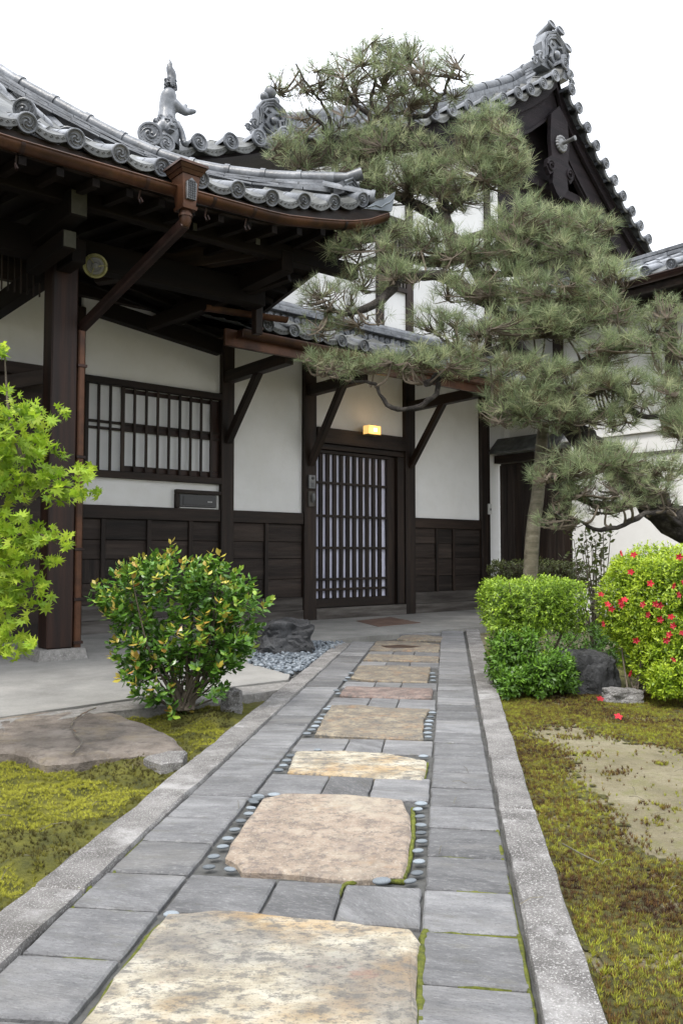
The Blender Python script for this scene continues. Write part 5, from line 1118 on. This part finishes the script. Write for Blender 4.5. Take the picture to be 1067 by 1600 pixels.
for (x, y, lb) in ((965, 1124, 'fallen red azalea flower lying nearest on the bare earth'), (937, 1096, 'fallen red azalea flower on the moss by the hedge foot')):
    p = gp(x, y, -.02); put('fallen_flower', FL, None, Matrix.Translation(p + Vector((0, 0, .008))) @ Matrix.Rotation(.6, 4, 'X') @ Matrix.Diagonal((.02, .02, .02, 1)), label=lb, cat='flower', group='fallen azalea flowers')
# unseen evergreen hedges added behind and left of the viewer to block horizon light
for (a, b, nm) in (((-8, -5.0, 1.9), (8, -3.9, 3.9), 'unseen evergreen hedge added opposite the house to block low sky light'), ((-8.6, -4.5, 1.7), (-7.6, 4.2, 3.4), 'unseen evergreen hedge added at the far left to block low sky light')):
    hb = thing('light_block_hedge', nm, 'hedge', ((a[0] + b[0]) / 2, (a[1] + b[1]) / 2, 0), group='unseen hedges added to block light'); c = Vector(((a[0] + b[0]) / 2, (a[1] + b[1]) / 2, b[2] / 2)); hd = Vector((abs(b[0] - a[0]) / 2, abs(b[1] - a[1]) / 2, b[2] / 2))
    tips = hull_tips(5200, box_tip(c, hd.x, hd.y, hd.z, .03, inner=.9)); leafy(hb, tips, SML_V, SML_F, .13, lambda tn, l_: tn, 'dull_leaves', None, 0, per=6, spread=1.0)
    tk = MB()
    for k in range(9): q = Vector((a[0] + (b[0] - a[0]) * (k + .5) / 9 if hd.x > hd.y else c.x, a[1] + (b[1] - a[1]) * (k + .5) / 9 if hd.y > hd.x else c.y, 0)); tk.tube([q, q + Vector((.05, 0, b[2] * .8))], [.06, .03], 8)
    tk.put('trunks', 'bark', hb)
# thin broad-leaved shrub against the white wing wall
bs = thing('thin_shrub', 'thin broad leaved shrub against the white wall behind the azalea', 'shrub', (2.0, 6.3, 0)); tips = []
for k in range(95):
    p = at(random.gauss(925, 18), random.uniform(822, 985), 6.3 + random.uniform(-.2, .2)); tips.append((p, Vector((random.gauss(0, .6), random.gauss(0, .5), .5)), random.random()))
leafy(bs, tips, LEAF_V, LEAF_F, .055, lambda tn, l_: .3 + .6 * tn, 'dull_leaves', None, 0, per=5, spread=1.1); stems(bs, Vector((1.93, 6.3, 0)), [t[0] for t in tips[::3]], .008)

# ================================================================ MAPLE, LEFT EDGE
ML_V = []; ang = []
for k in range(7):
    a = R(-120 + 40 * k); L_ = [.5, .82, 1.0, 1.12, 1.0, .82, .5][k]; ang.append((a, L_))
ML_V = [(0, 0, 0)]
for k, (a, L_) in enumerate(ang):
    if k: am = (a + ang[k - 1][0]) / 2; ML_V.append((math.sin(am) * .44, .02, math.cos(am) * .44))
    ML_V.append((math.sin(a) * L_, -.07 * L_, math.cos(a) * L_))
ML_F = [(0, i, i + 1) for i in range(1, len(ML_V) - 1)]
MB0 = Vector((-1.75, 2.6, 0)); maple = thing('maple_tree', 'bright lime green maple sapling reaching in at the left edge', 'tree', MB0)
ml = [(25, 640, 45, 14), (60, 655, 45, 12), (20, 690, 60, 16), (70, 705, 40, 14), (105, 745, 45, 12), (60, 765, 50, 14), (120, 775, 30, 10), (25, 750, 40, 15), (30, 820, 40, 16), (70, 840, 42, 14), (20, 860, 40, 14), (55, 870, 40, 10), (30, 900, 30, 12), (55, 935, 35, 10), (15, 930, 30, 14), (15, 975, 20, 10), (20, 1010, 30, 12), (40, 1015, 18, 6), (5, 550, 8, 8), (10, 610, 12, 8), (8, 720, 30, 20), (-40, 700, 60, 60), (-40, 850, 60, 60), (-30, 960, 50, 40)]
tips = []
for (px, py, rx, ry) in ml:
    for k in range(max(4, int(rx * ry / 24))):
        Yd = 3.0 + random.uniform(-.14, .14); p = at(px + random.uniform(-1, 1) * rx, py + random.uniform(-1, 1) * ry, Yd); tips.append((p, Vector((.35 + random.gauss(0, .4), random.gauss(-.2, .4), random.gauss(.0, .3))), random.random()))
leafy(maple, tips, ML_V, ML_F, .034, lambda tn, l_: tn, 'maple_leaves', 'maple_leaf', 300, per=3, spread=.9, down=.1, jitter=.35)
tr = MB(); tr.tube(smooth_path([MB0, MB0 + Vector((.08, .1, .35)), at(-30, 870, 3.0), at(15, 845, 3.0), at(40, 790, 3.02)], 4), [.03 - .0014 * i for i in range(17)], 8); tr.put('trunk', 'bark', maple, 60)
br = MB()
for a, b, c_ in (((15, 845), (40, 880), (60, 930)), ((40, 790), (70, 770), (110, 790)), ((40, 790), (35, 720), (60, 690)), ((-30, 870), (0, 930), (20, 1005)), ((35, 720), (15, 650), (8, 560)), ((15, 845), (50, 830), (90, 850)), ((40, 790), (80, 760), (125, 765))):
    br.tube(smooth_path([at(*a, 3.0), at(*b, 3.0), at(*c_, 3.0)], 4), [.009 - .0008 * i for i in range(9)], 5)
br.put('branch', 'twig', maple, 60)

# ================================================================ THE PINE
pole = MB(); pp = [at(825, 905, 6.0), at(831, 845, 6.02), at(840, 770, 6.06), at(846, 690, 6.1), at(850, 660, 6.1)]; pp[0].z = 0; pp[0] = Vector((at(822, 905, 6.0).x, 6.0, 0))
pole.tube(smooth_path(pp, 4), [.055, .055, .054, .053, .052, .051, .05, .049, .048, .047, .046, .045, .044, .043, .042, .041, .04], 12)
pole.put('wooden_stake', 'stake_wood', None, 60, label='grey weathered wooden stake propping the pine behind the hedge', cat='stake')
pine = thing('pine_tree', 'old garden pine with gnarled branches and layered needle pads before the house', 'tree', (3.2, 5.6, 0))
def limb(pts, r0, r1, name='branch', n=10, wob=.035):
    P = [at(*p) if len(p) == 3 and p[2] < 50 else p for p in pts]; Q = smooth_path(P, 5)
    Q = [q + Vector((noise.noise(q * 4), noise.noise(q * 4 + Vector((9, 0, 0))), noise.noise(q * 4 + Vector((0, 9, 0))))) * wob + Vector((noise.noise(q * 13), 0, noise.noise(q * 13 + Vector((0, 9, 0))))) * wob * .7 for q in Q]
    mb = MB(); N = len(Q); mb.tube(Q, [(r0 + (r1 - r0) * i / (N - 1)) * (1 + .45 * noise.noise(q * 16)) for i, q in enumerate(Q)], n); mb.put(name, 'bark', pine, 60); return Q
trunk = limb([(1350, 1000, 5.4), (1200, 900, 5.4), (1080, 835, 5.5), (1010, 780, 5.6), (950, 715, 5.8), (890, 662, 6.0), (850, 600, 6.2), (800, 530, 6.4), (770, 460, 6.5), (735, 405, 6.6), (700, 345, 6.7), (690, 290, 6.8)], .125, .04, 'trunk', 12, .05)
LIMBS = [  # gnarled limbs seen in the photograph
 ([(780, 480, 6.5), (700, 440, 6.3), (640, 425, 6.1), (590, 470, 6.0), (540, 490, 5.9), (500, 478, 5.9)], .055, .014),
 ([(735, 405, 6.6), (660, 410, 6.5), (610, 400, 6.4), (560, 415, 6.3)], .05, .015),
 ([(700, 345, 6.7), (660, 330, 6.8), (600, 290, 6.9), (545, 240, 6.9), (520, 215, 6.9), (500, 195, 6.9), (478, 170, 6.9)], .05, .012),
 ([(690, 290, 6.8), (685, 240, 6.8), (660, 205, 6.8), (610, 195, 6.8), (585, 170, 6.8), (583, 120, 6.8)], .045, .010),
 ([(680, 225, 6.8), (640, 185, 6.8), (680, 170, 6.8), (700, 120, 6.8), (730, 85, 6.8)], .030, .006),
 ([(610, 195, 6.8), (560, 170, 6.8), (530, 120, 6.8), (500, 110, 6.8)], .022, .006),
 ([(520, 215, 6.9), (515, 180, 6.9), (480, 130, 6.9), (460, 100, 6.9)], .018, .005),
 ([(720, 380, 6.6), (780, 360, 6.5), (830, 385, 6.3), (880, 350, 6.2)], .035, .012),
 ([(700, 330, 6.7), (750, 280, 6.8), (770, 230, 6.9), (740, 200, 6.9)], .035, .010),
 ([(800, 530, 6.4), (740, 560, 6.1), (690, 590, 5.9), (660, 600, 5.8)], .035, .024),
 ([(690, 590, 5.9), (672, 620, 5.8), (640, 640, 5.8), (600, 628, 5.8), (585, 605, 5.8), (540, 595, 5.8), (500, 585, 5.8)], .022, .008),
 ([(800, 530, 6.4), (830, 480, 6.2), (870, 470, 6.1), (930, 455, 6.0)], .04, .012),
 ([(850, 600, 6.2), (920, 560, 6.0), (985, 540, 5.9), (1030, 520, 5.8)], .04, .010),
 ([(870, 630, 6.1), (820, 640, 5.9), (770, 630, 5.8)], .03, .010),
 ([(890, 662, 6.0), (960, 640, 5.8), (1030, 650, 5.6)], .04, .015),
 ([(1010, 780, 5.6), (960, 790, 5.4), (915, 780, 5.3), (890, 745, 5.2), (860, 740, 5.2)], .035, .010),
 ([(1080, 835, 5.5), (1040, 800, 5.3), (985, 815, 5.2), (940, 828, 5.2), (905, 815, 5.2), (870, 800, 5.2)], .022, .007),
 ([(950, 715, 5.8), (1000, 725, 5.5), (1060, 740, 5.4)], .03, .010),
 ([(740, 420, 6.6), (800, 430, 6.3), (850, 420, 6.2)], .035, .012),
]
for P_, a, b in LIMBS: limb(P_, a, b)
# pads: px centre, half sizes, depth, density, lean of needles, base point for the twigs
PADS = [
 (600, 130, 95, 50, 6.8, .7), (510, 130, 60, 38, 6.9, .5), (690, 120, 48, 48, 6.8, .5), (610, 85, 60, 28, 6.8, .65), (560, 180, 60, 25, 6.8, .35), (650, 160, 60, 30, 6.8, .45), (455, 130, 38, 35, 6.9, .35), (480, 180, 45, 20, 6.9, .35),
 (470, 240, 50, 32, 6.9, 1.0), (540, 250, 70, 35, 6.9, 1.0), (610, 240, 70, 35, 6.8, 1.0), (580, 290, 80, 30, 6.7, 1.0), (650, 290, 80, 30, 6.7, 1.0), (750, 225, 65, 45, 6.8, 1.0), (720, 270, 80, 35, 6.8, 1.0), (790, 270, 38, 40, 6.7, 1.0), (770, 190, 40, 28, 6.9, .8),
 (700, 310, 70, 25, 6.7, .9), (640, 370, 60, 28, 6.4, .9), (560, 400, 60, 30, 6.2, .8), (600, 430, 60, 22, 6.1, .7), (690, 380, 60, 30, 6.4, .9),
 (830, 350, 70, 35, 6.2, 1.1), (890, 360, 62, 35, 6.2, 1.1), (780, 385, 65, 30, 6.2, 1.0), (860, 400, 85, 22, 6.1, 1.0), (730, 400, 55, 22, 6.3, .9),
 (520, 465, 50, 32, 5.9, .6), (560, 500, 50, 22, 5.9, .4), (500, 510, 30, 25, 5.9, .4), (930, 440, 65, 35, 6.0, 1.0), (860, 455, 70, 30, 6.0, 1.0), (790, 455, 60, 30, 6.1, .9), (720, 465, 55, 28, 6.1, .8), (680, 500, 45, 22, 6.0, .7),
 (800, 510, 75, 28, 5.9, .8), (880, 510, 70, 30, 5.9, .8), (950, 500, 55, 32, 5.9, .8), (1030, 500, 35, 45, 5.8, .6), (1045, 560, 35, 35, 5.8, .8), (960, 550, 60, 28, 5.8, .7),
 (540, 575, 60, 16, 5.8, .9), (610, 575, 50, 16, 5.8, .9), (500, 560, 30, 14, 5.8, .8), (660, 560, 50, 22, 5.8, .7), (730, 570, 50, 25, 5.8, .7), (720, 530, 40, 22, 5.9, .6),
 (820, 580, 70, 28, 5.8, .8), (890, 600, 70, 32, 5.8, .8), (960, 605, 55, 28, 5.7, .7), (810, 630, 55, 32, 5.7, .9), (860, 650, 60, 28, 5.7, .8), (780, 640, 30, 35, 5.7, .6), (1020, 620, 50, 28, 5.6, .8), (1060, 650, 40, 28, 5.5, .8), (940, 650, 55, 22, 5.7, .7),
 (900, 730, 55, 28, 5.2, .75), (960, 720, 60, 28, 5.3, .75), (1020, 730, 55, 28, 5.4, .75), (1060, 690, 35, 28, 5.4, .7), (930, 765, 50, 22, 5.2, .6), (1000, 765, 50, 20, 5.3, .6), (875, 775, 30, 28, 5.2, .5), (880, 810, 45, 18, 5.2, .45), (960, 795, 45, 20, 5.2, .5), (1040, 790, 40, 16, 5.3, .4), (870, 745, 30, 18, 5.2, .5),
]
ND_V, ND_F = [], []
def make_tuft(n, open_, ln=1.0, wd=.0095):
    V_, F_ = [], []
    for k in range(n):
        a = random.uniform(0, 6.283); th = open_ * math.sqrt((k + .5) / n) + random.gauss(0, .08)
        L_ = ln * random.uniform(.75, 1.1); d = Vector((math.sin(th) * math.cos(a), math.sin(th) * math.sin(a), math.cos(th))); s_ = d.orthogonal().normalized(); s_ = (s_ * math.cos(k) + d.cross(s_) * math.sin(k)) * wd
        st_ = Vector((0, 0, random.uniform(-.35, .15))); droop = Vector((0, 0, -.06)); b = len(V_)
        V_ += [tuple(st_ - s_), tuple(st_ + s_), tuple(st_ + d * L_ * .55 + s_), tuple(st_ + d * L_ + droop), tuple(st_ + d * L_ * .55 - s_)]; F_ += [(b, b + 1, b + 2, b + 4), (b + 4, b + 2, b + 3, b + 3)]
    return V_, F_
def tuftF(F_): return [(f[0], f[1], f[2]) if f[2] == f[3] else None for f in F_]
TUFTS = []
for k in range(4):
    V_, F_ = make_tuft(26, .8 + .28 * k); T3 = []
    for f in F_:
        if f[2] == f[3]: T3.append((f[0], f[1], f[2]))
        else: T3 += [(f[0], f[1], f[2]), (f[0], f[2], f[3])]
    TUFTS.append((V_, T3))
limbpts = []
for P_, a, b in LIMBS: limbpts += smooth_path([at(*p) for p in P_], 5)
limbpts += trunk[20:]
LPA = np.array([tuple(p) for p in limbpts])
for (px, py, rx, ry, Y, dens) in PADS:
    px += random.gauss(0, 5); py += random.gauss(0, 4); c = at(px, py, Y); sx = rx * Y / 1300; sz = ry * Y / 1300; sy = min(.42, sx * .8)
    n = int(rx * ry * dens / (14.5 if dens > .7 else 10)); P = []; D = []; twg = MB()
    low = c - Vector((0, 0, sz * .6)); i0 = np.argmin(((LPA - np.array(low)) ** 2).sum(1)); root_ = Vector(LPA[i0])
    hubs = []
    for k in range(max(4, int(n / 32))):
        h = c + Vector((random.uniform(-.8, .8) * sx, random.uniform(-.8, .8) * sy, random.uniform(-.7, .1) * sz)); j0 = np.argmin(((LPA - np.array(h)) ** 2).sum(1)); r_ = Vector(LPA[j0])
        if (r_ - h).length > .6: r_ = root_
        md = r_.lerp(h, .5) + Vector((random.gauss(0, .03), random.gauss(0, .03), -.04)); q = smooth_path([r_, md, h], 3); twg.tube(q, np.linspace(.010, .006, len(q)).tolist(), 5); hubs.append(h)
    for k in range(n):
        while True:
            v = Vector((random.uniform(-1, 1), random.uniform(-1, 1), random.uniform(-1, 1)))
            if v.length < 1 and (v.z > -.3 or random.random() < .5) and noise.noise((c + Vector((v.x * sx, v.y * sy, v.z * sz))) * 6.5) > -.22: break
        p = c + Vector((v.x * sx * 1.08, v.y * sy, v.z * sz * 1.08)); d = Vector((v.x * .7, v.y * .7, .8 + v.z * .3)) + Vector((random.gauss(0, .45), random.gauss(0, .45), random.gauss(0, .2))); d.normalize()
        P.append(tuple(p)); D.append(tuple(d)); h = min(hubs, key=lambda q: (q - p).length + (0.3 if q.z > p.z else 0))
        md = h.lerp(p, .55) + Vector((random.gauss(0, .012), random.gauss(0, .012), -.02)); twg.tube([h, md, p - d * .02], [.0055, .004, .003], 3, cap=False)
    twg.put('twigs', 'twig', pine, 60, kind='stuff')
    P = np.array(P); D = np.array(D); rot = rots(D); V_all = []
    grp = RNG.integers(0, 4, len(P))
    Vs, Fs, Ts = [], [], []; off = 0
    for gk in range(4):
        s_ = grp == gk
        if not s_.any(): continue
        tv = np.array(TUFTS[gk][0]); tf = np.array(TUFTS[gk][1]); m_ = s_.sum(); scl = RNG.uniform(.06, .135, m_) * (1 if dens >= .7 else .70)
        V_ = np.einsum('nij,vj->nvi', rot[s_], tv) * scl[:, None, None] + P[s_][:, None, :]
        F_ = (tf[None] + (np.arange(m_) * len(tv))[:, None, None]).reshape(-1, 3) + off
        tn = np.clip(RNG.normal(.45, .26, (m_, 1)) + RNG.normal(0, .12, (m_, len(tv))).round(2) * 0 + np.repeat(RNG.normal(0, .15, (m_, len(tv) // 5)), 5, axis=1), 0, 1)
        Vs.append(V_.reshape(-1, 3)); Fs.append(F_); Ts.append(tn.ravel()); off += m_ * len(tv)
    put('needles', npmesh('needles', np.concatenate(Vs), np.concatenate(Fs), 'needle', np.concatenate(Ts)), pine, kind='stuff')
bpy.context.view_layer.update()
